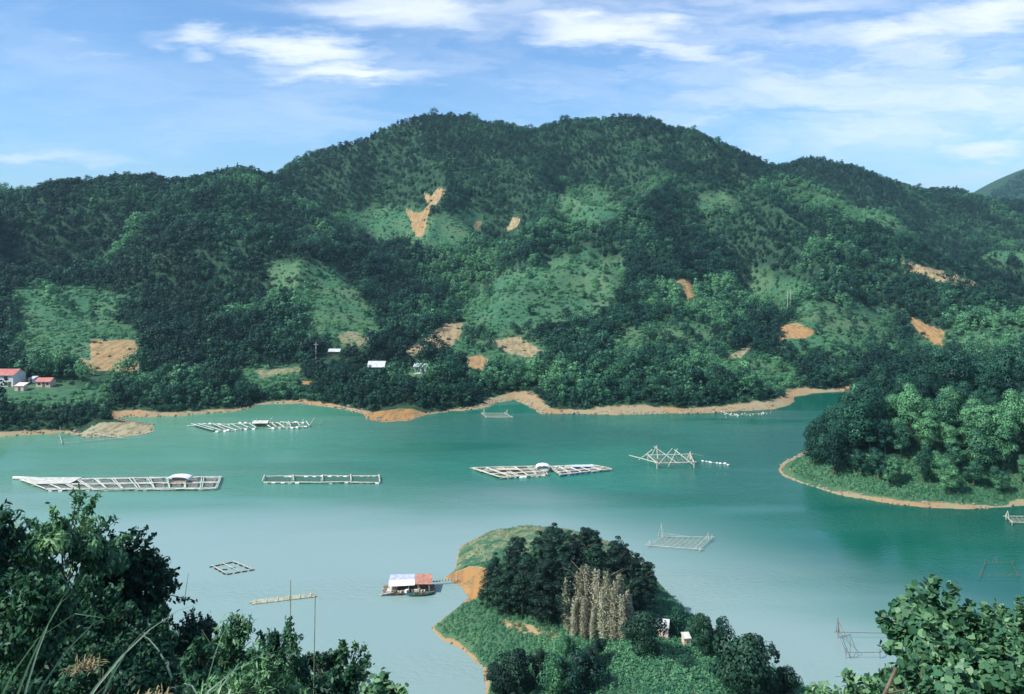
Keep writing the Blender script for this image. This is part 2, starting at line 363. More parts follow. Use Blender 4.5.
TIN_RED = plain('red_tin', (0.50, 0.20, 0.17), (0.38, 0.13, 0.11), 0.6, 0.6)
TIN_ORANGE = plain('faded_red_tin', (0.50, 0.25, 0.18), (0.33, 0.15, 0.11), 0.6, 1.5)
PLASTER = plain('white_plaster', (0.78, 0.80, 0.80), (0.66, 0.68, 0.68), 0.8, 0.6)
PLASTER_PINK = plain('pink_plaster', (0.74, 0.58, 0.50), (0.62, 0.48, 0.42), 0.8, 0.6)
GLASS = plain('dark_window', (0.05, 0.07, 0.08), (0.03, 0.04, 0.05), 0.15, 1.0, 0, 0.8)
WOOD = plain('weathered_wood', (0.22, 0.16, 0.11), (0.10, 0.07, 0.05), 0.8, 3.0)
CLUTTER = plain('sack_cloth', (0.62, 0.52, 0.42), (0.35, 0.28, 0.2), 0.9, 3.0)
BOAT_GREEN = plain('green_boat_paint', (0.07, 0.22, 0.17), (0.04, 0.13, 0.1), 0.5)
CONCRETE = plain('concrete', (0.50, 0.50, 0.47), (0.36, 0.36, 0.34), 0.85, 1.0)

# ground
GROUND, t, b, o = new_mat('ground')
g = t.new('ShaderNodeNewGeometry').outputs['Position']
sA = t.new('ShaderNodeAttribute', attribute_name='soil').outputs['Fac']; hA = t.new('ShaderNodeAttribute', attribute_name='hue').outputs['Fac']
mA = t.new('ShaderNodeAttribute', attribute_name='meadow').outputs['Fac']; bA = t.new('ShaderNodeAttribute', attribute_name='beach').outputs['Fac']
n1 = t.noise(g, 0.35, 6, 0.65); n2 = t.noise(g, 0.06, 4, 0.6); n3 = t.noise(g, 1.7, 4, 0.7)
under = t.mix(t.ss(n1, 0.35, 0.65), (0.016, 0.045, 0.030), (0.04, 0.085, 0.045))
grass = t.mix(t.ss(n1, 0.3, 0.7), (0.030, 0.105, 0.062), (0.065, 0.165, 0.085))
grass = t.mix(t.m('MULTIPLY', t.ss(t.noise(g, 0.03, 5, 0.65), 0.42, 0.62), 0.75), grass, (0.10, 0.165, 0.085))
hA = t.m('ADD', hA, t.m('MULTIPLY', t.m('SUBTRACT', t.noise(t.vm('MULTIPLY', g, (0.25, 0.08, 0.3)), 1.0, 5, 0.65), 0.5), 0.9), clamp=True)
soilc = t.mix(hA, (0.35, 0.32, 0.20), (0.37, 0.20, 0.075))
soilc = t.mix(t.m('MULTIPLY', t.ss(t.noise(t.vm('MULTIPLY', g, (0.6, 0.07, 0.1)), 1.0, 4, 0.7), 0.45, 0.6), 0.6), soilc, (0.17, 0.115, 0.07))
soilc = t.mix(t.m('MULTIPLY', t.ss(n1, 0.52, 0.64), 0.8), soilc, (0.10, 0.14, 0.07))
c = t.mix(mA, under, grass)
bm_ = t.ss(t.m('ADD', bA, t.m('MULTIPLY', t.m('SUBTRACT', n1, 0.5), 0.9)), 0.35, 0.6)
c = t.mix(bm_, c, t.mix(t.ss(n2, 0.4, 0.62), (0.29, 0.25, 0.155), (0.33, 0.22, 0.115)))
sm_ = t.ss(t.m('ADD', sA, t.m('MULTIPLY', t.m('SUBTRACT', t.m('MULTIPLY_ADD', n3, 0.35, t.m('MULTIPLY', n1, 0.65)), 0.5), 1.5)), 0.35, 0.58)
c = t.mix(sm_, c, soilc)
t.put(b.inputs['Base Color'], c); b.inputs['Roughness'].default_value = 0.95; b.inputs['Specular IOR Level'].default_value = 0.1
bn = t.new('ShaderNodeBump'); bn.inputs['Strength'].default_value = 0.6; bn.inputs['Distance'].default_value = 0.5
t.put(bn.inputs['Height'], t.m('ADD', n1, t.m('MULTIPLY', n3, 0.4))); t.put(b.inputs['Normal'], bn.outputs[0])

# water: silty green lake, wind-ruffled in bands
WATER, t, b, o = new_mat('lake_water')
g = t.new('ShaderNodeNewGeometry').outputs['Position']
X, Y, Z = t.sep(g)
big = t.noise(t.vm('MULTIPLY', g, (0.010, 0.022, 0)), 1.0, 4, 0.55, 0.6)
dep = t.m('ADD', Y, t.m('MULTIPLY', t.m('SUBTRACT', big, 0.5), 60))
silt_and_sky = t.ss(t.m('ADD', dep, t.m('MULTIPLY', t.m('MAXIMUM', t.m('SUBTRACT', X, 8), 0.0), 1.0)), 208, 148)      # silty near bay, with the pale sky reflection also put into the colour
left = t.m('MULTIPLY', t.ss(t.m('ADD', X, t.m('MULTIPLY', big, 40)), 20, -90), t.ss(Y, 255, 225, 0.7, 0.6))
c = t.mix(t.ss(big, 0.35, 0.65), (0.010, 0.115, 0.086), (0.020, 0.170, 0.120))
c = t.mix(t.m('MULTIPLY', t.ss(X, 20, 110), 0.8), c, (0.004, 0.080, 0.058))  # right side darkened in colour where the promontory and hill reflection falls
c = t.mix(left, c, (0.13, 0.31, 0.20))
c = t.mix(t.m('MULTIPLY', silt_and_sky, 0.85), c, (0.25, 0.35, 0.34))
t.put(b.inputs['Base Color'], c)
band = t.noise(t.vm('MULTIPLY', g, (0.006, 0.035, 0)), 1.0, 3, 0.5, 0.3)
wy = t.m('ADD', Y, t.m('MULTIPLY', t.m('SUBTRACT', big, 0.5), 30))
band = t.m('ADD', band, t.m('MULTIPLY', t.m('MULTIPLY', t.ss(wy, 226, 236), t.ss(wy, 268, 256)), 0.25))
t.put(b.inputs['Roughness'], t.ss(band, 0.4, 0.62, 0.03, 0.14)); b.inputs['IOR'].default_value = 1.33
rip = t.noise(t.vm('MULTIPLY', g, (0.9, 1.5, 1)), 1.0, 3, 0.6); rip2 = t.noise(t.vm('MULTIPLY', g, (0.12, 0.22, 1)), 1.0, 3, 0.5)
bn = t.new('ShaderNodeBump'); bn.inputs['Distance'].default_value = 0.13
t.put(bn.inputs['Strength'], t.ss(band, 0.46, 0.58, 0.22, 1.0))
t.put(bn.inputs['Height'], t.m('ADD', rip, t.m('MULTIPLY', rip2, 1.2))); t.put(b.inputs['Normal'], bn.outputs[0])

# ------------------------------------------------------------------ object helpers
def link(o, parent=None):
    C.objects.link(o)
    if parent is not None: o.parent = parent
    return o

def tag(o, label=None, cat=None, group=None, kind=None):
    if label: o['label'] = label
    if cat: o['category'] = cat
    if group: o['group'] = group
    if kind: o['kind'] = kind
    return o

def empty(name, loc, rz=0.0, scale=1.0):
    o = bpy.data.objects.new(name, None); o.location = loc; o.rotation_euler = (0, 0, rz); o.scale = (scale,) * 3 if not hasattr(scale, '__len__') else scale
    o.empty_display_size = 0.5; return link(o)

def np_mesh(name, V, Fq, mats, matidx=None, leaf=None, smooth=False, vn=None):
    V = np.asarray(V, np.float32); Fq = np.asarray(Fq, np.int32); k = Fq.shape[1]
    me = bpy.data.meshes.new(name); me.vertices.add(len(V)); me.vertices.foreach_set('co', V.ravel())
    me.loops.add(Fq.size); me.loops.foreach_set('vertex_index', Fq.ravel())
    me.polygons.add(len(Fq)); me.polygons.foreach_set('loop_start', np.arange(len(Fq), dtype=np.int32) * k)
    me.polygons.foreach_set('loop_total', np.full(len(Fq), k, np.int32))
    if matidx is not None: me.polygons.foreach_set('material_index', np.asarray(matidx, np.int32))
    if smooth: me.polygons.foreach_set('use_smooth', np.ones(len(Fq), bool))
    for m in mats: me.materials.append(m)
    if leaf is not None:
        at = me.attributes.new('leaf', 'FLOAT', 'FACE'); at.data.foreach_set('value', np.asarray(leaf, np.float32))
    me.update(calc_edges=True)
    if vn is not None: me.normals_split_custom_set_from_vertices(np.asarray(vn, np.float32).tolist())
    return me

class MB:
    """collects boxes, poles and sheets into one mesh"""
    def __init__(s): s.v = []; s.f = []
    def add(s, vs_, fs):
        n = len(s.v); s.v += [tuple(p) for p in vs_]; s.f += [tuple(i + n for i in f) for f in fs]; return s
    def box(s, c, d, rz=0.0):
        cx, cy, cz = c; hx, hy, hh = d[0] / 2, d[1] / 2, d[2] / 2; ca, sa = math.cos(rz), math.sin(rz); P = []
        for sx, sy, sz in [(-1, -1, -1), (1, -1, -1), (1, 1, -1), (-1, 1, -1), (-1, -1, 1), (1, -1, 1), (1, 1, 1), (-1, 1, 1)]:
            x, y = sx * hx, sy * hy; P.append((cx + x * ca - y * sa, cy + x * sa + y * ca, cz + sz * hh))
        return s.add(P, [(3, 2, 1, 0), (4, 5, 6, 7), (0, 1, 5, 4), (1, 2, 6, 5), (2, 3, 7, 6), (3, 0, 4, 7)])
    def pole(s, p, q, r, r2=None, n=7, sag=0.0, seg=1):
        p, q = Vector(p), Vector(q); r2 = r if r2 is None else r2; d = (q - p).normalized()
        u = d.orthogonal().normalized(); w = d.cross(u); rings = []
        for k in range(seg + 1):
            f = k / seg; c = p.lerp(q, f) - Vector((0, 0, sag * 4 * f * (1 - f))); rr = r + (r2 - r) * f
            rings.append([c + (u * math.cos(2 * math.pi * i / n) + w * math.sin(2 * math.pi * i / n)) * rr for i in range(n)])
        P = [v for rg in rings for v in rg]; Fs = []
        for k in range(seg):
            for i in range(n): j = (i + 1) % n; Fs.append((k * n + i, k * n + j, (k + 1) * n + j, (k + 1) * n + i))
        Fs += [tuple(range(n))[::-1], tuple(seg * n + i for i in range(n))]
        return s.add(P, Fs)
    def sheet(s, A, B, Cc, D, sag=0.0, n=4, th=0.03):
        A, B, Cc, D = map(Vector, (A, B, Cc, D)); P = []
        for lay in (0, -th):
            for j in range(n + 1):
                for i in range(n + 1):
                    u, v = i / n, j / n; p = A.lerp(B, u).lerp(D.lerp(Cc, u), v); p.z += lay - sag * 16 * u * (1 - u) * v * (1 - v); P.append(p)
        Fs = []; m = n + 1; o2 = m * m
        for j in range(n):
            for i in range(n):
                a = j * m + i; Fs.append((a, a + 1, a + m + 1, a + m)); Fs.append((o2 + a, o2 + a + m, o2 + a + m + 1, o2 + a + 1))
        rim = [i for i in range(n)] + [j * m + n for j in range(n)] + [n * m + n - i for i in range(n)] + [(n - j) * m for j in range(n)]
        for k in range(len(rim)): a, b_ = rim[k], rim[(k + 1) % len(rim)]; Fs.append((b_, a, a + o2, b_ + o2))
        return s.add(P, Fs)
    def gable(s, c, L, W, h, th=0.12, rz=0.0):
        """pitched roof, ridge along local x"""
        M = Matrix.Translation(c) @ Matrix.Rotation(rz, 4, 'Z')
        for sg in (1, -1):
            P = [M @ Vector(p) for p in [(-L / 2, 0, h), (L / 2, 0, h), (L / 2, sg * W / 2, 0), (-L / 2, sg * W / 2, 0), (-L / 2, 0, h + th), (L / 2, 0, h + th), (L / 2, sg * W / 2, th), (-L / 2, sg * W / 2, th)]]
            s.add(P, [(0, 1, 2, 3), (7, 6, 5, 4), (0, 4, 5, 1), (1, 5, 6, 2), (2, 6, 7, 3), (3, 7, 4, 0)])
        return s
    def lathe(s, c, prof, n=10, axis='z'):
        P = []; k = len(prof)
        for r, h_ in prof:
            for i in range(n):
                a_ = 2 * math.pi * i / n
                if axis == 'z': P.append((c[0] + r * math.cos(a_), c[1] + r * math.sin(a_), c[2] + h_))
                elif axis == 'x': P.append((c[0] + h_, c[1] + r * math.cos(a_), c[2] + r * math.sin(a_)))
                else: P.append((c[0] + r * math.cos(a_), c[1] + h_, c[2] + r * math.sin(a_)))
        Fs = [(q * n + i, q * n + (i + 1) % n, (q + 1) * n + (i + 1) % n, (q + 1) * n + i) for q in range(k - 1) for i in range(n)]
        Fs += [tuple(range(n))[::-1], tuple((k - 1) * n + i for i in range(n))]
        return s.add(P, Fs)
    def build(s, name, mat, parent=None, label=None):
        me = bpy.data.meshes.new(name); me.from_pydata(s.v, [], s.f); me.materials.append(mat); me.update()
        o = link(bpy.data.objects.new(name, me), parent)
        if label: o['label'] = label
        return o

# ------------------------------------------------------------------ terrain (one sheet) and water
U = np.concatenate([-np.geomspace(8, 0.75, 60), np.linspace(-0.74, 0.74, 640), np.geomspace(0.75, 8, 60)])
YV = np.concatenate([np.arange(-400, 0, 20), np.arange(0, 90, 1.5), np.arange(90, 180, 0.7), np.arange(180, 400, 1.3), np.arange(400, 1120, 3.2), np.geomspace(1120, 26000, 60)])
GX = U[None, :] * (np.abs(YV)[:, None] + 45); GY = np.repeat(YV[:, None], len(U), 1)
h, sf, si, sn = hz(GX.ravel(), GY.ravel(), True)
gx, gy = GX.ravel(), GY.ravel()
soil, hue, mead, keep = regions(gx, gy, h)
BWX = [-400, 0, 80, 140, 215, 250, 290, 363, 430, 500, 540, 797, 825, 850, 880, 1000]
BWF = [.5, .5, .3, .8, .6, .15, .5, .4, .3, .6, 1.0, 1.0, .4, .6, .3, .3]
def beach_w(X, Y):
    return (2.5 + 8.5 * fbm(X / 22, Y / 22, 55, 3)) * np.interp(CX + F * X / np.maximum(Y, 1), BWX, BWF) * 1.1
bw = np.maximum(beach_w(gx, gy), .3)
bs = np.where(sf > 0, sf / bw, np.where(si > 0, si / (0.15 + 4.6 * fbm(gx / 9, gy / 9, 56, 3) ** 1.5), np.where((sn > 0), sn / (0.02 + 1.3 * fbm(gx / 5, gy / 5, 57, 3) ** 1.8), -1)))
beach = np.clip(1.25 - bs, 0, 1) * (gy > 60)
spitm = np.exp(-(((gx + 117) / 15) ** 2 + ((gy - 250) / 12) ** 2)) > 0.3
beach = np.where(spitm & (sf > 0), 1.0, beach); PALE_SPIT = spitm & (sf > 0)
def near_px(cx, cy, rx, ry):      # a bare rim around a shore place
    w = px2w(cx, cy); return np.exp(-(((gx - w[0]) / rx) ** 2 + ((gy - w[1]) / ry) ** 2))
orange_spit = near_px(396, 418, 15, 10) * (sf > -2) * (0.6 + 0.8 * fbm(gx / 6, gy / 6, 61, 3))
soil = np.maximum(soil, sstep(orange_spit, 0.3, 0.5)); hue = np.where(orange_spit > 0.25, 1.0, hue)
soil = np.where(PALE_SPIT, 1.0, soil); hue = np.where(PALE_SPIT, -0.6, hue)
mead = np.where((sn > 0) & (gy > 85), 1.0, mead); mead = np.where((si > 0) & (si < 14), 1.0, mead)
# the dry tip of the peninsula
tip = sstep(gy, 137, 143) * (sn > 0); soil = np.maximum(soil, tip * 0.42); hue = np.where((tip > .2) & (soil < .6), -0.5, hue)
nr, nc = GX.shape
idx = np.arange(nr * nc).reshape(nr, nc)
Fq = np.stack([idx[:-1, :-1], idx[:-1, 1:], idx[1:, 1:], idx[1:, :-1]], -1).reshape(-1, 4)
me = np_mesh('terrain', np.stack([gx, gy, h], -1), Fq, [GROUND], smooth=True)
for nm, arr in (('soil', soil), ('hue', hue), ('meadow', mead), ('beach', beach)):
    at = me.attributes.new(nm, 'FLOAT', 'POINT'); at.data.foreach_set('value', arr.astype(np.float32))
tag(link(bpy.data.objects.new('terrain', me)), 'hilly ground rising from the lake shore to the wooded mountain', kind='structure')
me = bpy.data.meshes.new('water'); S = 26000
me.from_pydata([(-S, -400, 0), (S, -400, 0), (S, S, 0), (-S, S, 0)], [], [(0, 1, 2, 3)]); me.materials.append(WATER)
tag(link(bpy.data.objects.new('water', me)), 'calm green lake between the wooded banks', kind='structure')

# ------------------------------------------------------------------ foliage meshes
def unit(v): return v / (np.linalg.norm(v, axis=-1, keepdims=True) + 1e-9)

def leaves(cen, nor, size, rg, aspect=0.55, droop=0.0, fold=False, shape='quad'):
    """leaf faces at centres, facing roughly along the normals"""
    n = len(cen); nor = unit(nor)
    rnd = rg.normal(size=(n, 3)); rnd[:, 2] -= droop * 2
    a = unit(rnd - nor * np.sum(rnd * nor, 1, keepdims=True)); b = -np.cross(nor, a)
    L = np.asarray(size)[:, None] if np.ndim(size) else np.full((n, 1), size); L = L * rg.uniform(0.7, 1.3, (n, 1)); Wd = L * aspect
    if shape == 'quad':
        k = 4; P = np.stack([cen - a * L * .5, cen + b * Wd * .5 - a * L * .05, cen + a * L * .5, cen - b * Wd * .5 - a * L * .05], 1)
        V = P.reshape(-1, 3); Fq = np.arange(n * 4).reshape(n, 4); per = 1
    else:   # six-point leaf folded along its midrib, tip bent down
        dn = nor * -0.12 * L
        P = np.stack([cen - a * L * .5, cen + b * Wd * .5 - a * L * .12 + dn * 0.2, cen + b * Wd * .36 + a * L * .25 + dn * .6,
                      cen + a * L * .5 + dn * 1.6, cen - b * Wd * .36 + a * L * .25 + dn * .6, cen - b * Wd * .5 - a * L * .12 + dn * 0.2,
                      cen - a * L * .1 - nor * Wd * .10, cen + a * L * .25 - nor * Wd * .08 + dn * .6], 1)
        V = P.reshape(-1, 3); base = np.arange(n)[:, None] * 8
        q = np.array([[0, 1, 6, 6], [1, 2, 7, 6], [2, 3, 7, 7], [0, 6, 5, 5], [5, 6, 7, 4], [7, 3, 4, 4]])
        tri = np.array([[0, 1, 6], [1, 2, 6], [2, 7, 6], [2, 3, 7], [0, 6, 5], [5, 6, 4], [6, 7, 4], [7, 3, 4]])
        Fq = (base[:, None, :] + tri[None]).reshape(-1, 3); per = 8
    return V, Fq, np.repeat(rg.uniform(0, 1, n), per)

def sphere_pts(n, rg, up=-0.35):
    v = unit(rg.normal(size=(n * 3, 3))); v = v[v[:, 2] > up][:n]
    while len(v) < n: v = np.concatenate([v, v])[:n]
    return v

def lobed_crown(rg, r=3.0, hgt=6.0, base=1.5, nl=9, n=340, size=0.8, cone=0.0, inner=0.25):
    """crown of overlapping leaf clumps; cone pulls the upper clumps in"""
    cs = []; ox, oy = rg.normal() * r * .12, rg.normal() * r * .12
    for i in range(nl):
        f = (i + rg.uniform(.1, .9)) / nl; zz_ = base + (hgt - base) * (0.12 + 0.76 * f + rg.uniform(-.07, .07))
        w = (1 - cone * f) * math.sin(math.pi * (0.18 + 0.72 * f)) ** 0.7
        an = i * 2.4 + rg.uniform(-.9, .9); rr = r * 0.66 * w * rg.uniform(0.3, 1.25)
        cs.append((ox * f + rr * math.cos(an), oy * f + rr * math.sin(an), zz_, r * rg.uniform(0.22, 0.52) * (0.75 + 0.4 * (1 - cone * f)) * (0.7 + .3 * w) * min(1.0, (11 / nl) ** .22)))
    cs = np.array(cs); k = rg.integers(0, nl, n); d = sphere_pts(n, rg)
    rad = cs[k, 3] * np.where(rg.uniform(size=n) < inner, rg.uniform(0.4, 0.9, n), rg.uniform(0.88, 1.12, n))
    cen = cs[k, :3] + d * rad[:, None] * np.array([1, 1, 0.8]); nor = d + rg.normal(size=(n, 3)) * 0.35 + np.array([0, 0, 0.25])
    lobed_crown.tone = np.clip(rg.uniform(0, 1, nl)[k] * .6 + rg.uniform(0, 1, n) * .4, 0, 1)
    glob = unit(cen - np.array([0, 0, base + (hgt - base) * 0.4])); lobed_crown.shade = unit(unit(d) * 0.85 + glob * 0.25 + rg.normal(size=(n, 3)) * 0.20)
    return cen, nor, size

def trunk_mb(hgt, r, rg, limbs=4, lean=0.0):
    m = MB(); p = Vector((0, 0, -0.6)); dirv = Vector((lean * 0.3, lean * 0.2, 1)).normalized(); seg = 4
    q = p
    for i in range(seg):
        nq = q + dirv * (hgt / seg) + Vector((rg.uniform(-.06, .06) * hgt, rg.uniform(-.06, .06) * hgt, 0)) * 0.4
        m.pole(q, nq, r * (1 - i / seg * 0.75), r * (1 - (i + 1) / seg * 0.75), 6)
        if i >= 1:
            for _ in range(max(1, limbs // 3)):
                an = rg.uniform(0, 6.28); Lb = hgt * rg.uniform(0.22, 0.36)
                e_ = nq + Vector((math.cos(an) * Lb * 0.7, math.sin(an) * Lb * 0.7, Lb * 0.6)); m.pole(nq, e_, r * (0.45 - i * 0.08), r * 0.10, 5)
        q = nq
    return m

def mesh_of(mb, name, mat):
    me = bpy.data.meshes.new(name); me.from_pydata(mb.v, [], mb.f); me.materials.append(mat); me.update(); return me

def crown_mesh(name, seed, mat, leafshape='quad', aspect=0.7, droop=0.0, **kw):
    rg = np.random.default_rng(seed); cen, nor, sz = lobed_crown(rg, **kw)
    sh_ = lobed_crown.shade; V, Fq, lf = leaves(cen, nor, sz, rg, aspect, droop, shape=leafshape); lf = np.repeat(lobed_crown.tone, len(lf) // len(sh_)); return np_mesh(name, V, Fq, [mat], leaf=lf, vn=np.repeat(sh_, len(V) // len(sh_), 0))

# kinds of tree seen from afar: (crown, trunk)
BROAD = []
for k, (r_, h_, b_, cn, nl_) in enumerate([(3.0, 6.2, 1.2, 0, 8), (3.9, 6.4, .9, .1, 13), (2.3, 8.2, 1.2, .5, 11), (3.4, 8.0, 1.6, .1, 12), (2.7, 5.0, .4, 0, 7), (4.4, 8.8, 2.0, .05, 17), (2.0, 6.6, .8, .35, 8)]):
    rg = np.random.default_rng(100 + k)
    BROAD.append((crown_mesh('crown', 200 + k, LEAF, aspect=0.75, r=r_, hgt=h_, base=b_, nl=nl_, n=420 + nl_ * 26, size=0.52, cone=cn),
                  mesh_of(trunk_mb(h_ * .7, 0.18, rg), 'trunk', BARK)))
DARKT = []
for k in range(5):
    rg = np.random.default_rng(300 + k)
    DARKT.append((crown_mesh('crown', 320 + k, LEAF_DARK, aspect=0.6, r=3.2 + 0.3 * (k % 3), hgt=15.2 + 0.8 * k, base=0.8, nl=46, n=5600, size=0.34, cone=0.5, inner=0.3),
                  mesh_of(trunk_mb(12.0, 0.22, rg, 6), 'trunk', BARK)))
ISLT = []
for k in range(6):
    rg = np.random.default_rng(400 + k)
    ISLT.append((crown_mesh('crown', 420 + k, LEAF, aspect=0.7, r=3.6 + 0.5 * (k % 3), hgt=8.5 + 0.9 * (k % 4), base=1.8, nl=24 + k, n=4200, size=0.38, cone=0.1 + .1 * (k % 3)),
                 mesh_of(trunk_mb(6.2, 0.24, rg), 'trunk', BARK)))
SHRUB = []
for k in range(4):
    rg = np.random.default_rng(500 + k)
    SHRUB.append((crown_mesh('foliage', 520 + k, LEAF_DARK if k % 2 else LEAF, aspect=0.65, r=2.4, hgt=4.2, base=0.2, nl=14, n=3400, size=0.26),
                  mesh_of(trunk_mb(2.4, 0.10, rg), 'stem', BARK)))

def pale_crown(seed):
    """tall, thin, pale tree: many upright feathery sprays"""
    rg = np.random.default_rng(seed); n = 8500; hgt = 11.0
    sp = 9; an = rg.uniform(0, 6.28, sp); rr = rg.uniform(0.05, 0.62, sp); top = hgt * rg.uniform(0.62, 1.0, sp)
    k = rg.integers(0, sp, n); f = rg.uniform(0.10, 1, n); wd = 0.47 * np.sin(np.pi * np.clip(0.12 + f * 0.85, 0, 1)) + 0.08
    cen = np.stack([rr[k] * np.cos(an[k]) * (0.7 + .4 * f), rr[k] * np.sin(an[k]) * (0.7 + .4 * f), top[k] * f], 1) + rg.normal(size=(n, 3)) * wd[:, None] * np.array([.6, .6, .5])
    nor = rg.normal(size=(n, 3)) + np.array([0, -0.2, .2]); V, Fq, lf = leaves(cen, nor, 0.21, rg, 0.45, 1.2); sh_ = unit(cen * [1, 1, 0] + rg.normal(size=(n, 3)) * .5 + [0, 0, .3])
    return np_mesh('crown', V, Fq, [LEAF_PALE], leaf=lf, vn=np.repeat(sh_, 4, 0))
PALET = [(pale_crown(700 + k), mesh_of(trunk_mb(9.5, 0.13, np.random.default_rng(710 + k), 5), 'trunk', BARK_PALE)) for k in range(3)]

def make_tree(kind, name, x, y, z, scale, rz, label, cat, group=None, tint=0.3, zs=None, tr='trunk', cr='crown'):
    root = empty(name, (x, y, z), rz, (scale, scale, zs or scale)); tag(root, label, cat, group)
    a_ = link(bpy.data.objects.new(tr, kind[1]), root); b_ = link(bpy.data.objects.new(cr, kind[0]), root); b_['leaf_tint'] = float(tint)
    return root

def scatter(name, P, rz, sc, ki, tint, protos, label, cat=None):
    """countless growth as ONE object: points carrying instances of a few plant meshes"""
    col = bpy.data.collections.new(name + '_sources')
    for i, m in enumerate(protos): col.objects.link(bpy.data.objects.new('%s_source_%02d' % (name, i), m))
    me = bpy.data.meshes.new(name); me.vertices.add(len(P)); me.vertices.foreach_set('co', np.asarray(P, np.float32).ravel())
    for nm, ty, arr in (('rot', 'FLOAT', rz), ('siz', 'FLOAT', sc), ('kin', 'INT', ki), ('tint', 'FLOAT', tint)):
        at = me.attributes.new(nm, ty, 'POINT'); at.data.foreach_set('value', np.asarray(arr, np.float32 if ty == 'FLOAT' else np.int32))
    o = link(bpy.data.objects.new(name, me)); tag(o, label, kind='stuff')
    ng = bpy.data.node_groups.new(name + '_scatter', 'GeometryNodeTree')
    ng.interface.new_socket('Geometry', in_out='INPUT', socket_type='NodeSocketGeometry'); ng.interface.new_socket('Geometry', in_out='OUTPUT', socket_type='NodeSocketGeometry')
    N = ng.nodes; L = ng.links; gi = N.new('NodeGroupInput'); go = N.new('NodeGroupOutput'); ip = N.new('GeometryNodeInstanceOnPoints')
    ci = N.new('GeometryNodeCollectionInfo'); ci.inputs[0].default_value = col; ci.inputs['Separate Children'].default_value = True; ci.inputs['Reset Children'].default_value = True
    def na(nm, ty):
        n = N.new('GeometryNodeInputNamedAttribute'); n.data_type = ty; n.inputs['Name'].default_value = nm; return n.outputs['Attribute']
    cx_ = N.new('ShaderNodeCombineXYZ'); L.new(na('rot', 'FLOAT'), cx_.inputs[2])
    L.new(gi.outputs[0], ip.inputs['Points']); L.new(ci.outputs[0], ip.inputs['Instance']); ip.inputs['Pick Instance'].default_value = True
    L.new(na('kin', 'INT'), ip.inputs['Instance Index']); L.new(cx_.outputs[0], ip.inputs['Rotation']); L.new(na('siz', 'FLOAT'), ip.inputs['Scale'])
    L.new(ip.outputs[0], go.inputs[0]); md = o.modifiers.new('scatter', 'NODES'); md.node_group = ng
    return o

# ------------------------------------------------------------------ the wooded mountain
def jitter_grid(x0, x1, y0, y1, s, rg):
    xs = np.arange(x0, x1, s); ys = np.arange(y0, y1, s); A, B = np.meshgrid(xs, ys)
    return (A + rg.uniform(-.42, .42, A.shape) * s).ravel(), (B + rg.uniform(-.42, .42, B.shape) * s).ravel()
PX_, PY_ = [], []
for (y0, y1, s) in ((235, 420, 3.3), (420, 680, 3.7), (680, 1110, 4.4)):
    a_, b_ = jitter_grid(-y1 * 0.82, y1 * 0.82, y0, y1, s, rng); ok = np.abs(a_) < b_ * 0.78 + 25; PX_.append(a_[ok]); PY_.append(b_[ok])
tx, ty = np.concatenate(PX_), np.concatenate(PY_)
th, tsf, tsi, tsn = hz(tx, ty, True)
so, hu, md_, kp = regions(tx, ty, th)
species = fbm(tx / 45, ty / 45, 91, 3); fine = rng.uniform(size=len(tx))
wbeach = beach_w(tx, ty) + 0.5
spt = (np.exp(-(((tx + 117) / 15) ** 2 + ((ty - 250) / 12) ** 2)) > 0.14)
wsp = px2w(398, 417); osp = np.exp(-(((tx - wsp[0]) / 15) ** 2 + ((ty - wsp[1]) / 10) ** 2)) > 0.35
land = (tsf > wbeach) & (so < 0.3) & ~spt & ~osp & (th > 0.3)
# back slopes out of sight are left bare
behind = (ty > 940) & (ty < 985) & (tx < 250) & False
up1 = regions(tx, ty, th + 2.5)[0]; up2 = regions(tx, ty, th + 5.0)[0]
land &= ~(((up1 > .4) | (up2 > .4)) & (rng.uniform(size=len(tx)) < .93))
tree = land & (fine < kp) & ~behind
small = land & (md_ > 0.25) & ~tree & False
PPX, PPY = px_of(tx, ty, th)
tint = np.clip((species - 0.5) * 1.9 + 0.34 + md_ * 0.46 + rng.normal(size=len(tx)) * 0.12, 0, 1)
tint = tint - 0.16 * sstep(ty, 700, 950)
# young plantings: a paler stand above the middle shore
HOUSES = [(12, 386), (44, 386), (18, 391), (334, 356), (376, 372), (420, 374)]
for hx, hy in HOUSES:
    w = hit(hx, hy); 
    near = (np.abs(tx - w[0]) < (26 if hx == 12 else 7)) & (ty < w[1] + 8) & (ty > w[1] - 22); tree &= ~near; small &= ~near
a2, b2 = [], []
for (y0, y1, s_) in ((240, 440, 2.0), (440, 900, 2.9)):
    p_, q_ = jitter_grid(-y1 * 0.75, y1 * 0.75, y0, y1, s_, rng); k_ = np.abs(p_) < q_ * 0.70; a2.append(p_[k_]); b2.append(q_[k_])
a2, b2 = np.concatenate(a2), np.concatenate(b2); h2, f2, _, _ = hz(a2, b2, True); so2, _, md2, _ = regions(a2, b2, h2); w2_ = beach_w(a2, b2)
edge = (f2 > w2_ * 0.9) & (f2 < w2_ + 14); sp2 = (np.exp(-(((a2 + 117) / 15) ** 2 + ((b2 - 250) / 12) ** 2)) > 0.14); os2 = np.exp(-(((a2 - wsp[0]) / 15) ** 2 + ((b2 - wsp[1]) / 10) ** 2)) > 0.35
u2 = rng.uniform(size=len(a2)); k2 = (((md2 > 0.15) & (u2 < .75) & (so2 < .3)) | edge | ((so2 > .3) & (u2 < .06))) & (f2 > w2_ * .9) & ~sp2 & ~os2 & (h2 > .2)
for hx, hy in HOUSES:
    w = hit(hx, hy); k2 &= ~((np.abs(a2 - w[0]) < (26 if hx == 12 else 6)) & (b2 < w[1] + 5) & (b2 > w[1] - 8))
a2, b2, h2, md2, edge, so2 = a2[k2], b2[k2], h2[k2], md2[k2], edge[k2], so2[k2]
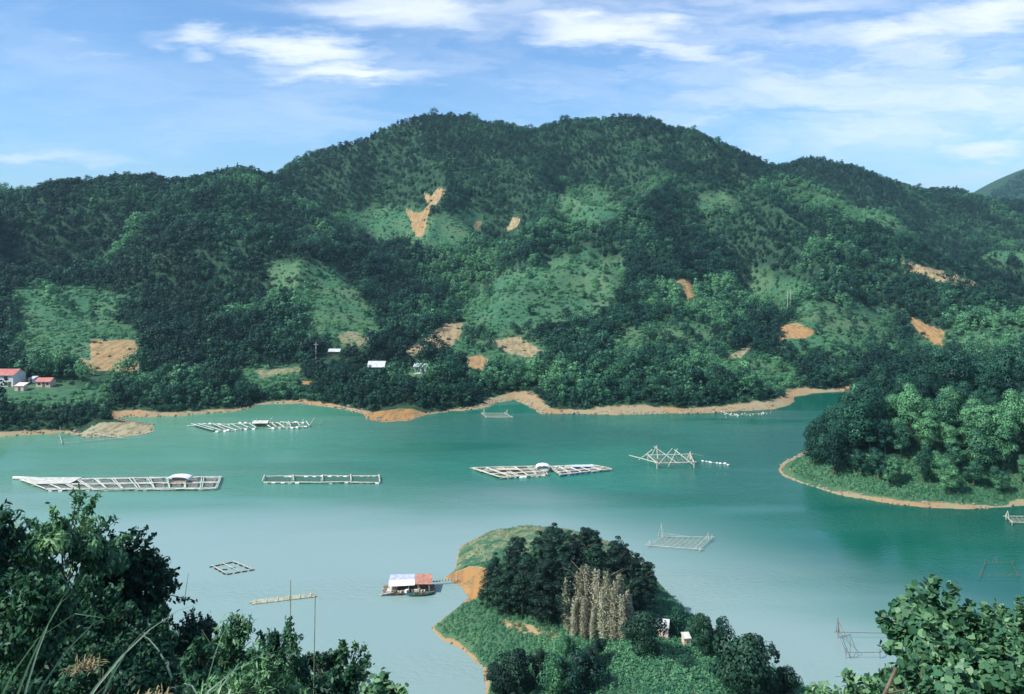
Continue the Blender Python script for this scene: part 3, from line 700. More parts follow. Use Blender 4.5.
t2 = np.clip(0.45 + md2 * 0.45 - edge * 0.2 + (fbm(a2 / 20, b2 / 20, 31, 3) - .5) * .9 - (so2 > .5) * .3, 0, 1)
s2_ = (0.09 + 0.24 * rng.uniform(size=len(a2)) ** 2.2) * (0.8 + .6 * fbm(a2 / 14, b2 / 14, 35, 2)) * np.where(edge, 1.6, 1.0) * np.where(b2 > 440, 1.3, 1.0)
# individual trees along the far bank: the ones that show largest
bank = tree & (PPX > 2) & (PPX < 1022) & (tsf < 60) & (ty < 400) & ~((PPX > 830) & (PPY > 385))
ib = np.nonzero(bank)[0]; ib = ib[np.argsort(ty[ib])][:205]
tree[ib] = False
sel = np.nonzero(tree)[0]; sm2 = np.nonzero(small)[0]
ssz = np.clip(rng.normal(0.78, 0.24, len(sel)), 0.35, 1.7) * (1.0 + 0.15 * (species[sel] - .5))
ssz = ssz * (0.75 + 0.25 * sstep(tsf[sel], 6, 30)) * (1 - 0.25 * md_[sel])
allp = np.concatenate([sel, sm2]); P = np.concatenate([np.stack([tx[allp], ty[allp], th[allp] - 0.3], 1), np.stack([a2, b2, h2 - .2], 1)])
sz = np.concatenate([ssz, s2_])
ki = np.concatenate([rng.integers(0, 7, len(sel)), rng.integers(7, 9, len(a2))])
low_proto = [crown_mesh('shrub', 600 + k, LEAF, aspect=0.7, r=4.5, hgt=4.0, base=-0.5, nl=12, n=360, size=0.9) for k in range(2)]
fx, fy = jitter_grid(1000, 1560, 1600, 2090, 9, rng); P = np.concatenate([P, np.stack([fx, fy, hz(fx, fy) - .3], 1)])      # wood on the distant hill
sz = np.concatenate([sz, rng.uniform(1.1, 1.9, len(fx))]); ki = np.concatenate([ki, rng.integers(0, 7, len(fx))]); t2 = np.concatenate([t2, rng.uniform(.2, .5, len(fx))])
sz[:len(sel)] *= np.where((rng.uniform(size=len(sel)) < .06) & (ty[sel] < 600), 1.45, 1.0) * (1 - .12 * sstep(ty[sel], 550, 700))
scatter('wood', P, rng.uniform(0, 6.28, len(P)), sz, ki, np.concatenate([tint[allp], t2]), [b_[0] for b_ in BROAD] + low_proto, 'dense green wood covering the mountain slopes across the lake')
STRETCH = [(115, 'broadleaf tree in the waterside thicket below the white house with the red roof', 'trees by the left houses'),
           (262, 'green broadleaf tree on the dark bank between sand spit and narrow pale beach', 'trees behind the sand spit'),
           (500, 'green broadleaf tree on the wooded bank right behind the bright orange spit', 'trees behind the orange spit'),
           (800, 'green broadleaf tree on the wooded headland behind the long tan beach', 'trees behind the long tan beach'),
           (1030, 'green broadleaf tree across the narrow inlet behind the right promontory', 'trees across the inlet')]
for i in ib:
    px = PPX[i]; lab, grp = next((l, g_) for (lim, l, g_) in STRETCH if px < lim)
    s = float(np.clip(rng.normal(0.62, 0.15), 0.35, 1.0)) * (0.55 if px < 118 else 1.0)
    make_tree(BROAD[int(rng.integers(0, 7))], 'broadleaf_tree', tx[i], ty[i], th[i] - 0.2, s, rng.uniform(0, 6.28), lab, 'tree', grp, float(tint[i]))

# ------------------------------------------------------------------ right promontory
gx2, gy2 = jitter_grid(60, 240, 178, 262, 5.0, rng)
hh, _, s2, _ = hz(gx2, gy2, True)
ok = (s2 > 5.5) & (gx2 < gy2 * 0.80)
gx2, gy2, hh, s2 = gx2[ok], gy2[ok], hh[ok], s2[ok]
for i in range(len(gx2)):
    px, py = px_of(gx2[i], gy2[i], hh[i])
    if px > 1060: continue
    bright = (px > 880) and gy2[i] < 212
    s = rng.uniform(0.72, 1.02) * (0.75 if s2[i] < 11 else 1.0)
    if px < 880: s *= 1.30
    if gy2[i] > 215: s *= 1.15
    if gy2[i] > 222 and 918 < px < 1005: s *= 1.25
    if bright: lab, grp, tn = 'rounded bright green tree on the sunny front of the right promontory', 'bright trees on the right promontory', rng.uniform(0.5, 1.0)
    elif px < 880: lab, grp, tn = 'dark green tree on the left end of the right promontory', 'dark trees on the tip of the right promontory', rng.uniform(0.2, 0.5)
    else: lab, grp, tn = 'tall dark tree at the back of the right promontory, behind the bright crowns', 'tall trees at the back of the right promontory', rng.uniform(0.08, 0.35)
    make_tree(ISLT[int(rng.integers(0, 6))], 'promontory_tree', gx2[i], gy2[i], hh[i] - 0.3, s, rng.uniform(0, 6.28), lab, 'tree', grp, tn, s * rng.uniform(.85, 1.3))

# ------------------------------------------------------------------ near peninsula
def herb_proto(seed, n=70, r=0.55, hgt=0.7, size=0.26, mat=None):
    rg = np.random.default_rng(seed); d = sphere_pts(n, rg, 0.0)
    cen = d * np.array([r, r, hgt]) * rg.uniform(0.6, 1.1, (n, 1)); V, Fq, lf = leaves(cen, d + rg.normal(size=(n, 3)) * .4 + np.array([0, 0, .6]), size, rg, 0.6)
    return np_mesh('herb', V, Fq, [mat or LEAF_HERB], leaf=lf)
HERBS = [herb_proto(800 + k) for k in range(4)]
gx3, gy3 = jitter_grid(-14, 48, 84, 166, 0.62, rng)
hh, _, _, s3 = hz(gx3, gy3, True)
so3, _, _, _ = regions(gx3, gy3, hh)
q = fbm(gx3 / 5, gy3 / 5, 66, 3)
dens = np.where(gy3 > 141, 0.22, 1.0) * sstep(s3, 0.3, 1.6)
ok = (s3 > 0.5) & ((so3 < 0.3) | ((rng.uniform(size=len(gx3)) < .6) & (gy3 < 125))) & (rng.uniform(size=len(gx3)) < dens) & (hh > 0.2) & (hh < 14)
gx3, gy3, hh, q, s3 = gx3[ok], gy3[ok], hh[ok], q[ok], s3[ok]
field = (gx3 > 6) & (gy3 < 111)
sc3 = rng.uniform(0.55, 1.05, len(gx3)) * np.where(field, 1.15, 0.8) * np.where(gy3 > 141, 0.5, 1.0) * (0.6 + 0.8 * q)
scatter('undergrowth', np.stack([gx3, gy3, hh - 0.05], 1), rng.uniform(0, 6.28, len(gx3)), sc3, rng.integers(0, 4, len(gx3)), np.clip(0.15 + q * 0.7 + rng.normal(size=len(q)) * .08, 0, 1), HERBS,
        'bright green low undergrowth and crop covering the near peninsula')
gx4, gy4 = jitter_grid(58, 160, 172, 222, 0.9, rng)
hh, _, s4, _ = hz(gx4, gy4, True); q = fbm(gx4 / 6, gy4 / 6, 67, 3)
ok = (s4 > 1.4 + 2.5 * q) & (s4 < 15) & (gx4 < gy4 * 0.7)
scatter('bank_grass', np.stack([gx4[ok], gy4[ok], hh[ok] - 0.05], 1), rng.uniform(0, 6.28, ok.sum()), rng.uniform(0.5, 1.1, ok.sum()) * (0.6 + 0.9 * q[ok]), rng.integers(0, 4, ok.sum()), np.clip(q[ok] * .8 + .1, 0, 1), HERBS,
        'pale green grass and herbs on the bank of the right promontory')

def at(px, py):
    w = hit(px, py, 60); return w if w else (*px2w(px, py), 0.0)

# the dark stand: two rows and a crowd behind them
clump = []
for (px, py, s) in [(492, 606, .66), (500, 614, .78), (511, 618, .86), (524, 620, .9), (537, 624, .95), (550, 628, 1.0), (563, 630, .98), (577, 630, .92), (592, 628, .9), (607, 629, .9),
                    (622, 630, .86), (636, 626, .85), (646, 616, .8), (652, 606, .75), (497, 598, .74), (508, 602, .86), (521, 604, .98), (535, 606, 1.05), (549, 608, 1.1), (563, 610, 1.12),
                    (577, 610, 1.12), (592, 610, 1.08), (606, 610, 1.02), (620, 609, .98), (634, 605, .9), (520, 592, .9), (535, 594, 1.0), (550, 594, 1.02), (566, 594, 1.06), (582, 594, 1.04),
                    (598, 594, .98), (614, 594, .9), (628, 592, .8), (545, 582, .9), (562, 581, .95), (580, 581, .9), (596, 582, .85)]:
    w = at(px, py)
    dx, dy = rng.uniform(-.8, .8), rng.uniform(-.8, .8); x, y = w[0] + dx, w[1] + dy; clump.append((x, y))
    make_tree(DARKT[int(rng.integers(0, 5))], 'conical_tree', x, y, float(hz(x, y)[0]) - 0.2, s * 0.86, rng.uniform(0, 6.28), 'tall dark green tree in the dense stand on the near peninsula', 'tree',
              'dark trees of the stand on the near peninsula', rng.uniform(0.0, 0.55), s * 0.64)
for (px, py, s) in [(569, 632, .84), (578, 633, 1.0), (587, 632, 1.02), (597, 633, .96), (608, 634, 1.0), (619, 636, .92), (628, 637, .76), (574, 638, .6), (584, 640, .7), (593, 640, .52), (603, 641, .8), (613, 642, .84), (622, 642, .7)]:
    w = at(px, py)
    make_tree(PALET[int(rng.integers(0, 3))], 'pale_tree', w[0], w[1], w[2] - 0.2, s * 1.1, rng.uniform(0, 6.28), 'thin pale leafless-looking tree along the front of the dark stand', 'tree',
              'pale thin trees in front of the dark stand', rng.uniform(0.3, 1.0), s * 0.92)
SH = [  # px, py of the foot, size, stretch up, kind, tint, label
    (517, 696, 1.15, 1.2, 1, .35, 'dark round bush at the lower left of the near peninsula, beside the water'),
    (540, 684, .6, 1.75, 1, .2, 'narrow upright dark shrub behind the round bush at the peninsula corner'),
    (500, 697, 0.8, 1.3, 3, .3, 'small dark bush at the water edge of the peninsula corner'),
    (582, 694, 1.15, 1.1, 0, .25, 'broad mid green bush beside the shaded hollow on the near peninsula'),
    (596, 668, .75, 1.2, 3, .3, 'dark bush in the middle of the near peninsula below the pale trees'),
    (565, 655, .5, 1.3, 0, .55, 'little light green bush at the foot of the pale trees'),
    (645, 653, 1.15, 1.15, 1, .45, 'round dark bush left of the small pink-walled hut'),
    (677, 636, .75, 1.3, 0, .25, 'leafy bush right behind the small pink-walled hut'),
    (706, 656, .85, 1.6, 3, .5, 'tall dark bush right of the lower little hut'),
    (722, 655, .72, 1.6, 0, .2, 'small pointed tree between the huts and the big round bush'),
    (735, 660, .5, 1.2, 1, .3, 'low bush at the waterline beside the pointed tree'),
    (750, 700, 1.75, 1.05, 1, .45, 'largest round dark bush at the lower right of the near peninsula'),
    (782, 698, 0.95, 1.0, 3, .45, 'low dark bush between the largest round bush and the lake'),
    (686, 668, .42, 1.0, 0, .5, 'tiny green bush below the lower little hut'),
    (556, 700, 0.9, 1.5, 0, .5, 'light green bush at the lower edge between the two dark bushes')]
for (px, py, s, zs, k, tn, lab) in SH:
    w = at(px, py); make_tree(SHRUB[k], 'bush', w[0], w[1], w[2] - 0.15, s, px * 0.7, lab, 'bush', None, tn, s * zs, 'stem', 'foliage')

# ------------------------------------------------------------------ stones along the water line
def stone_proto(seed):
    rg = np.random.default_rng(seed); m = MB(); n = 6; P = []
    for k, (rr, zz_) in enumerate([(0.35, -0.25), (0.5, 0.0), (0.42, 0.22), (0.15, 0.34)]):
        for i in range(n):
            an = 6.283 * i / n; q_ = rr * rg.uniform(0.7, 1.2); P.append((q_ * math.cos(an) * 1.3, q_ * math.sin(an), zz_ * rg.uniform(.8, 1.1)))
    Fs = [(k * n + i, k * n + (i + 1) % n, (k + 1) * n + (i + 1) % n, (k + 1) * n + i) for k in range(3) for i in range(n)] + [tuple(range(3 * n, 4 * n))]
    m.add(P, Fs); return mesh_of(m, 'stone', STONE)
STONE = plain('shore_stone', (0.34, 0.28, 0.20), (0.15, 0.11, 0.08), 0.9, 1.5)
SP = []
for poly, cnt, sc_ in ((ISL, 1300, .55), (FAR[3:36], 1800, .6), (NEAR[:22], 700, .22)):
    A_ = np.array(poly); L_ = A_.shape[0]
    seg = np.hypot(*(np.roll(A_, -1, 0) - A_).T)[:L_ - (0 if poly is ISL else 1)]; seg = np.where(seg > 150, 0, seg); cum = np.cumsum(seg)
    for u_ in rng.uniform(0, cum[-1], cnt):
        k = int(np.searchsorted(cum, u_)); f = 1 - (cum[k] - u_) / seg[k]; p = A_[k] + (A_[(k + 1) % L_] - A_[k]) * f + rng.normal(size=2) * (1.6 if sc_ > .3 else .5)
        SP.append((*p, sc_ * float(np.clip(rng.lognormal(-0.3, 0.5), 0.2, 2.6))))
SP = np.array(SP); zS = hz(SP[:, 0], SP[:, 1]); ok = (zS > -0.15) & (zS < 1.6) & (SP[:, 1] > 90)
scatter('stones', np.stack([SP[ok, 0], SP[ok, 1], zS[ok]], 1), rng.uniform(0, 6.28, ok.sum()), SP[ok, 2], rng.integers(0, 4, ok.sum()), np.zeros(ok.sum()), [stone_proto(k) for k in range(4)],
        'brown stones strewn along the water line of the banks')

# ------------------------------------------------------------------ houses
def house(name, px, py, wpx, dep, wh, rh, wallm, roofm, label, cat, group=None, rz=0.0, windows=(), door=None, over=0.4, loc=None, single=False, lift=0.0):
    w = loc or hit(px, py, 60); L = wpx / F * w[1]
    root = empty(name, (w[0], w[1] + dep / 2, w[2] - 0.1 + lift), rz); tag(root, label, cat, group)
    m = MB().box((0, 0, wh / 2 - .4), (L, dep, wh + .8))
    if not single:
        P = [(-L / 2, -dep / 2, wh), (-L / 2, dep / 2, wh), (-L / 2, 0, wh + rh - .1), (L / 2, -dep / 2, wh), (L / 2, dep / 2, wh), (L / 2, 0, wh + rh - .1)]
        m.add(P, [(0, 2, 1), (3, 4, 5)])
    m.build('wall', wallm, root)
    r = MB()
    if single:
        a_, b_ = L / 2 + over, dep / 2 + over
        r.add([(-a_, -b_, wh), (a_, -b_, wh), (a_, b_, wh + rh), (-a_, b_, wh + rh), (-a_, -b_, wh + .12), (a_, -b_, wh + .12), (a_, b_, wh + rh + .12), (-a_, b_, wh + rh + .12)],
              [(3, 2, 1, 0), (4, 5, 6, 7), (0, 1, 5, 4), (1, 2, 6, 5), (2, 3, 7, 6), (3, 0, 4, 7)])
    else:
        r.gable((0, 0, wh - over * rh / (dep / 2)), L + 2 * over, dep + 2 * over, rh * (1 + over / (dep / 2)))
    r.build('roof', roofm, root)
    for (u, z0, ww, hh_) in windows:
        f = MB().box((u, -dep / 2 - 0.03, z0), (ww + .24, 0.08, hh_ + .24)).build('window', CONCRETE, root)
        MB().box((u, -dep / 2 - 0.085, z0), (ww, 0.04, hh_)).build('pane', GLASS, f)
    if door:
        u, ww, hh_ = door; dd = MB().box((u, -dep / 2 - 0.04, hh_ / 2), (ww, 0.1, hh_)).build('door', WOOD, root)
        MB().box((u + ww * .35, -dep / 2 - 0.11, hh_ * .5), (0.05, .05, .15)).build('handle', FOAM, dd)
    return root
house('house', -19, 387, 64, 8, 4.6, 1.7, PLASTER, TIN_RED, 'largest house, two white storeys under a red roof, at the left edge above the terraces', 'house',
      windows=[(u, z_, 1.2, 1.2) for u in (-9, -6, -3, 0, 3, 6, 9.4) for z_ in (1.3, 3.5)], door=(10.8, 1.1, 2.1))
house('house', 43, 387, 14, 4, 2.2, 1.1, PLASTER_PINK, TIN_RED, 'smaller pink-walled house with a red roof right of the big white house', 'house', windows=[(-1.5, 1.3, .8, .8), (1.6, 1.3, .8, .8)], door=(0.2, .9, 1.9))
house('shed', 19, 391, 9, 3, 1.9, .8, PLASTER_PINK, PLASTER_PINK, 'little low pinkish shed below the big white house', 'shed', door=(0, .8, 1.6), single=True, over=.2)
house('shed', 31, 383, 5, 3, 1.7, .5, PLASTER, TIN_WHITE, 'tiny pale shed between the white house and the smaller pink house', 'shed', door=(0, .8, 1.5), single=True, over=.2)
house('hut', 334, 355, 10, 4, 1.8, .9, WOOD, TIN_WHITE, 'small hut with pale tin roof, highest of the huts on the slope', 'hut', door=(0, .9, 1.6), over=.5)
house('hut', 376, 373, 13, 6, 1.6, 1.6, WOOD, TIN_WHITE, 'hut with wide bright white tin roof on the bank above the orange spit', 'hut', door=(0.5, .9, 1.5), over=1.0, lift=1.6)
house('hut', 420, 375, 12, 4, 2.3, .7, PLASTER, TIN_WHITE, 'white-walled hut with dark openings beside the grassy clearing above the orange spit', 'hut', windows=[(-1.2, 1.3, 1.2, 1.0)], door=(1.1, 1.2, 1.8), single=True, over=.4, lift=1.2)
house('hut', 664, 640, 11, 1.6, 1.2, .35, PLASTER_PINK, TIN_WHITE, 'small pink-walled hut with pale roof half hidden by bushes on the near peninsula', 'hut', windows=[(.3, .75, .3, .3)], single=True, over=.12, rz=-.25, lift=0.6)
house('hut', 687, 649, 7, 1.1, .95, .3, PLASTER_PINK, OLDWHITE, 'lower and smaller pale hut between bushes on the near peninsula', 'hut', door=(0, .3, .75), single=True, over=.08, rz=.1, lift=0.5)
def power_pole(px, py, h_, label, twin):
    w = hit(px, py, 60); root = empty('power_pole', (w[0], w[1], w[2])); tag(root, label, 'pole')
    m = MB().pole((-.9 if twin else 0, 0, -.5), (-.9 if twin else 0, 0, h_), .22, .15)
    m.build('post', CONCRETE, root)
    if twin: MB().pole((.9, 0, -.5), (.9, 0, h_), .22, .15).build('post', CONCRETE, root)
    MB().box((0, 0, h_ * .88), (3.4 if twin else 2.0, .2, .2)).build('crossarm', CONCRETE, root)
power_pole(789, 312, 13, 'twin concrete power pole with a crossarm standing in the wood on the right slope', True)
power_pole(316, 362, 9, 'single pale power pole on the wooded slope left of the highest hut', False)

# ------------------------------------------------------------------ rafts and nets on the lake
def W(px, py, z=0.0):
    x_, y_ = px2w(px, py, z); return Vector((x_, y_, z))
def quad(A, B, Cc, D, u, v): return A.lerp(B, u).lerp(D.lerp(Cc, u), v)     # A,B far edge / D,C near edge

def cage_raft(name, cs, nu, nv, label, r=0.16, mat=None, netm=None, floatm=None, nf=24, z=0.35, group=None, jit=0.0, fr=.32, walk=0.0, seed=1, skipnet=(), cat='fish raft'):
    rg = np.random.default_rng(seed); A, B, Cc, D = [W(*c) for c in cs]; O = (A + B + Cc + D) / 4
    A, B, Cc, D = [p - O for p in (A, B, Cc, D)]
    root = empty(name, O); tag(root, label, cat, group); mat = mat or BAMBOO
    def q(u, v, zz_): p = quad(A, B, Cc, D, u, v); return (p.x + rg.normal() * jit, p.y + rg.normal() * jit, zz_ + rg.normal() * jit * .3)
    for j in range(nv + 1):
        m = MB()
        for off in (-0.45, 0.45) if walk else (0,):
            for i in range(nu):
                p, p2 = q(i / nu, j / nv, z), q((i + 1) / nu, j / nv, z)
                m.pole((p[0], p[1] + off * walk, p[2]), (p2[0], p2[1] + off * walk, p2[2]), r, r * .85, 6)
        if walk:
            p, p2 = q(0, j / nv, z + r), q(1, j / nv, z + r); dv = Vector(p2) - Vector(p)
            m.box(((p[0] + p2[0]) / 2, (p[1] + p2[1]) / 2, z + r + .04), (dv.length, walk * .8, .06), math.atan2(dv.y, dv.x))
        m.build('long_beam', mat, root)
    for i in range(nu + 1):
        m = MB(); dxs = (-.3 * walk, .3 * walk) if walk else (0,)
        for dx in dxs:
            p, p2 = q(i / nu, 0, z + r * 1.5), q(i / nu, 1, z + r * 1.5); m.pole((p[0] + dx, p[1], p[2]), (p2[0] + dx, p2[1], p2[2]), r * .9, r * .8, 6)
        m.build('cross_beam', mat, root)
    for i in range(nu):
        for j in range(nv):
            if (i, j) in skipnet: continue
            c_ = [Vector(q(u, v, z - .12)) for u, v in ((i / nu + .02, (j + .06) / nv), ((i + 1) / nu - .02, (j + .06) / nv), ((i + 1) / nu - .02, (j + .94) / nv), (i / nu + .02, (j + .94) / nv))]
            MB().sheet(*c_, sag=.16, n=5).build('net', netm or NET, root)
    for k in range(nf):
        u = (k // 2 + .5) / math.ceil(nf / 2); v = k % 2; p = q(u + rg.uniform(-.01, .01), v, .12)
        MB().lathe(p, [(fr * .5, -.5), (fr, -.42), (fr, .42), (fr * .5, .5)], 9, 'x').build('float', floatm[k % len(floatm)] if isinstance(floatm, list) else (floatm or FOAM), root)
    return root, (A, B, Cc, D)

def add_hut(root, c, L, D, h_, roofm, wallm, dome=False, rz=0.0):
    m = MB()
    for sx in (-1, 1):
        for sy in (-1, 1): m.pole((c[0] + sx * L * .45, c[1] + sy * D * .45, .3), (c[0] + sx * L * .45, c[1] + sy * D * .45, h_), .07)
    hu_ = m.build('hut_frame', BAMBOO, root); MB().box((c[0], c[1], .3 + (h_ - .5) / 2), (L * .8, D * .8, h_ - .5)).build('hut_wall', wallm, hu_)
    r_ = MB()
    if dome:
        n = 8
        for i in range(n):
            a0, a1 = math.pi * i / n, math.pi * (i + 1) / n
            p = [(c[0] - L * .6 * math.cos(a0), h_ + .75 * math.sin(a0)), (c[0] - L * .6 * math.cos(a1), h_ + .75 * math.sin(a1))]
            y0, y1 = c[1] - D * .55, c[1] + D * .55
            r_.add([(p[0][0], y0, p[0][1]), (p[1][0], y0, p[1][1]), (p[1][0], y1, p[1][1]), (p[0][0], y1, p[0][1]), (p[0][0], y0, p[0][1] - .08), (p[1][0], y0, p[1][1] - .08), (p[1][0], y1, p[1][1] - .08), (p[0][0], y1, p[0][1] - .08)],
                   [(0, 1, 2, 3), (7, 6, 5, 4), (0, 4, 5, 1), (2, 6, 7, 3), (1, 5, 6, 2), (3, 7, 4, 0)])
    else: r_.gable((c[0], c[1], h_), L * 1.2, D * 1.2, .6, rz=rz)
    r_.build('hut_roof', roofm, hu_)

rA, _ = cage_raft('fish_raft', [(20, 481.5), (221, 478.5), (216, 490), (45, 491)], 11, 2, 'longest fish raft, pale walkways around dark net pens, with a white domed hut', r=.13, mat=OLDWHITE, nf=36, walk=.7, seed=3, jit=.14, fr=.24, netm=NET_GREY, skipnet=())
add_hut(rA, (34.0 * 1.0 - 22.0 + .5, 1.2, 0), 4.6, 2.6, 1.3, TARP_WHITE, CLUTTER, True)
MB().sheet((-27.5, 4.2, .7), (-13, 4.4, .7), (-13, -1.0, .7), (-22, -1.4, .7), sag=-.05).build('deck', OLDWHITE, rA)
MB().pole((-30.5, 5.2, .3), (-24, 4.2, .5), .4, .25).build('mooring_boom', FOAM, rA)
rB, _ = cage_raft('fish_raft', [(265, 477.5), (379, 477), (381, 483.5), (263, 483.5)], 4, 1, 'fish raft with four green net pens in one row, right of the longest raft', r=.17, jit=.2, nf=30, seed=5, fr=.2, netm=NET)
rC, _ = cage_raft('fish_raft', [(472, 469.5), (542, 467.5), (546, 476), (500, 479)], 5, 3, 'west half of the diamond-shaped raft, pale brown beams with dark pens', r=.12, jit=.2, nf=16, seed=6, netm=NET_GREY, walk=.6, skipnet=((0, 1), (2, 0), (4, 2)))
MB().sheet((-5, 2, .75), (0, 2.2, .75), (1, .2, .75), (-4, 0, .75)).build('deck', CLUTTER, rC)
add_hut(rC, (7.2, 1.5, 0), 3.0, 2.4, 1.1, TARP_WHITE, FOAM, True)
rC2, _ = cage_raft('fish_raft', [(549, 468), (592, 466.5), (611, 470.5), (560, 476.5)], 5, 3, 'east half of the diamond-shaped raft, with bluish pens and white floats', r=.12, jit=.2, nf=18, seed=7, netm=plain('blue_net', (.06, .10, .16), (.03, .05, .10), .8), walk=.6, floatm=[FOAM, BLUE], skipnet=((1, 0), (3, 1)))
MB().sheet((-2, 2.5, .75), (4, 2.6, .75), (4.5, .8, .75), (-1.5, .6, .75)).build('deck', plain('pale_blue_tarp', (.55, .66, .78), (.35, .45, .6), .7), rC2)
rE, _ = cage_raft('fish_raft', [(190, 426), (250, 424.5), (256, 429), (212, 432.5)], 6, 1, 'broken raft of slanting white poles near the far left bank, left of its open hut', r=.15, mat=OLDWHITE, jit=.45, nf=14, seed=8, netm=NET, skipnet=((1, 0), (3, 0), (5, 0)), fr=.4)
add_hut(rE, (10.0, 2.8, 0), 4.2, 2.4, 1.1, OLDWHITE, WOOD, False)
rE2, _ = cage_raft('fish_raft', [(262, 424), (306, 424), (308, 428), (268, 429)], 5, 1, 'broken raft of tangled bamboo poles near the far left bank, right of the open hut', r=.2, jit=.4, nf=12, seed=9, netm=NET, skipnet=((0, 0), (2, 0), (4, 0)), fr=.4)
for k in range(9):
    x0 = -12 + k * 2.8; MB().pole((x0, rng.uniform(-2, 2), .2), (x0 + rng.uniform(-1, 3), rng.uniform(-2, 2), rng.uniform(1.2, 3.0)), .13, .08).build('leaning_pole', BAMBOO, rE2)
rG, _ = cage_raft('floating_frame', [(212, 567), (233, 562.5), (252, 570.5), (226, 575)], 2, 1, 'small empty floating frame with black barrels and a middle bar, in the near left bay', r=.07, mat=BAMBOO, nf=0, seed=10, skipnet=((0, 0), (1, 0)), cat='floating frame', z=.22)
Aq = [W(*c) for c in [(212, 567), (233, 562.5), (252, 570.5), (226, 575)]]; Oq = sum(Aq, Vector()) / 4
for k in range(14):
    u_ = k / 14 * 4; i = int(u_); p = Aq[i].lerp(Aq[(i + 1) % 4], u_ - i) - Oq; dv = Aq[(i + 1) % 4] - Aq[i]; dv.normalize()
    MB().pole(p - dv * .42, p + dv * .42, .17, .17, 8).build('barrel', BLACK, rG)
for f in (.25, .6):
    p = (Aq[0] + Aq[3]) / 2 * (1 - f) + (Aq[1] + Aq[2]) / 2 * f - Oq; MB().pole(p - Vector((.4, .02, 0)), p + Vector((.4, .02, 0)), .17, .17, 8).build('barrel', BLACK, rG)

# long bamboo bundle
pA, pB = W(249, 603.5), W(317, 595.5); O = (pA + pB) / 2; dv = (pB - pA); Lr = dv.length; root = empty('bamboo_raft', O, math.atan2(dv.y, dv.x))
tag(root, 'long narrow raft of greenish bamboo poles, empty, in the near left bay', 'raft')
for k in range(7):
    MB().pole((-Lr / 2 + rng.uniform(0, .9), (k - 3) * .19, .10), (Lr / 2 - rng.uniform(0, .9), (k - 3) * .19 + rng.uniform(-.1, .1), .12), .11, .07, 7).build('bamboo_pole', BAMBOO_G if k % 2 else BAMBOO, root)
for k in range(6): MB().pole((-Lr / 2 + 1 + k * (Lr - 2) / 5, -.75, .24), (-Lr / 2 + 1 + k * (Lr - 2) / 5, .75, .24), .05, .05).build('cross_pole', BAMBOO, root)

# lift nets
def lift_net(cs, zf, label, masts=(), legs=True, r=.09, netz=None, name='lift_net', braces=(), cross=False, mat=None, z_low=-1.2):
    mat = mat or BAMBOO; A, B, Cc, D = [W(c[0], c[1], zf) for c in cs]; O = (A + B + Cc + D) / 4; O.z = 0; P = [p - O for p in (A, B, Cc, D)]
    root = empty(name, O); tag(root, label, 'lift net')
    for i in range(4): MB().pole(P[i] + (P[i] - P[(i + 1) % 4]) * .06, P[(i + 1) % 4] + (P[(i + 1) % 4] - P[i]) * .06, r, r * .8, 6, sag=.05, seg=4).build('frame_pole', mat, root)
    if legs:
        for i in range(4): MB().pole((P[i].x, P[i].y, z_low), (P[i].x, P[i].y, zf + .5), r, r * .8, 6).build('post', mat, root)
    for (u, v, h_, spread) in masts:
        c_ = quad(*P, u, v); m = MB()
        for k in range(3): an = k * 2.09 + .5; m.pole((c_.x + math.cos(an) * spread, c_.y + math.sin(an) * spread, 0 if not legs else zf), (c_.x, c_.y, h_), r * .9, r * .6, 6)
        m.build('tripod', mat, root)
    for (u, v, z0, u2, v2, z1) in braces:
        a_, b_ = quad(*P, u, v), quad(*P, u2, v2); MB().pole((a_.x, a_.y, z0), (b_.x, b_.y, z1), r * .8, r * .6, 6).build('brace', mat, root)
    if cross:
        MB().pole(P[0], P[2], r * .7, r * .7, 6, sag=-.5, seg=6).build('brace', mat, root); MB().pole(P[1], P[3], r * .7, r * .7, 6, sag=-.5, seg=6).build('brace', mat, root)
    if netz is not None:
        q_ = [Vector((p.x * .97, p.y * .97, zf - .05)) for p in P]; sh = MB()
        for k in range(1, 9):
            f = k / 9; sh.pole(q_[0].lerp(q_[3], f), q_[1].lerp(q_[2], f), .022, .022, 4, sag=netz, seg=5); sh.pole(q_[0].lerp(q_[1], f), q_[3].lerp(q_[2], f), .022, .022, 4, sag=netz, seg=5)
        sh.build('net', BAMBOO, root)
    return root
lift_net([(648, 455), (690, 454), (694, 462), (657, 463)], 1.5, 'tall lift net of crossed poles, most upright of all, left of the wooded right promontory', r=.15, netz=.8,
         masts=[(.15, .3, 4.6, 1.6), (.95, .6, 3.4, .8)], braces=[(0, 1, .6, .55, .2, 3.6), (.1, .2, 4.2, .6, .8, .8), (.3, 1, .5, .7, 0, 3.0), (0, .5, 4.0, -.35, .5, 1.3), (1, .6, 2.8, 1.3, .4, 1.6), (0, 1, 1.6, -.5, .2, 2.0), (.6, .2, 3.2, 1, 1, .6)])
lift_net([(662, 536), (712, 537), (700, 549), (648, 545)], .45, 'square low net frame of white poles right of the dark peninsula trees', r=.055, mat=OLDWHITE, netz=.25, z_low=-1,
         masts=[(0.02, .1, 3.2, .75), (.98, .25, 1.9, .35), (.02, .95, 1.3, .35)], braces=[(0, 0, 1.0, .5, 0, .5), (.9, 1, .5, 1, .3, 1.5)])
lift_net([(838, 632), (902, 633), (880, 652), (846, 652)], .9, 'dark wire net frame on thin posts half hidden by the vine bush at lower right', r=.045, mat=WOOD, z_low=-1,
         masts=[(0, 0, 3.0, .25)], braces=[(0, 0, 2.6, .15, 1, 1.6), (.12, 1, 2.6, .12, 1, -1), (.3, 1, .9, .12, 1, -.6), (0, 0, .9, .12, 1, 2.6)])
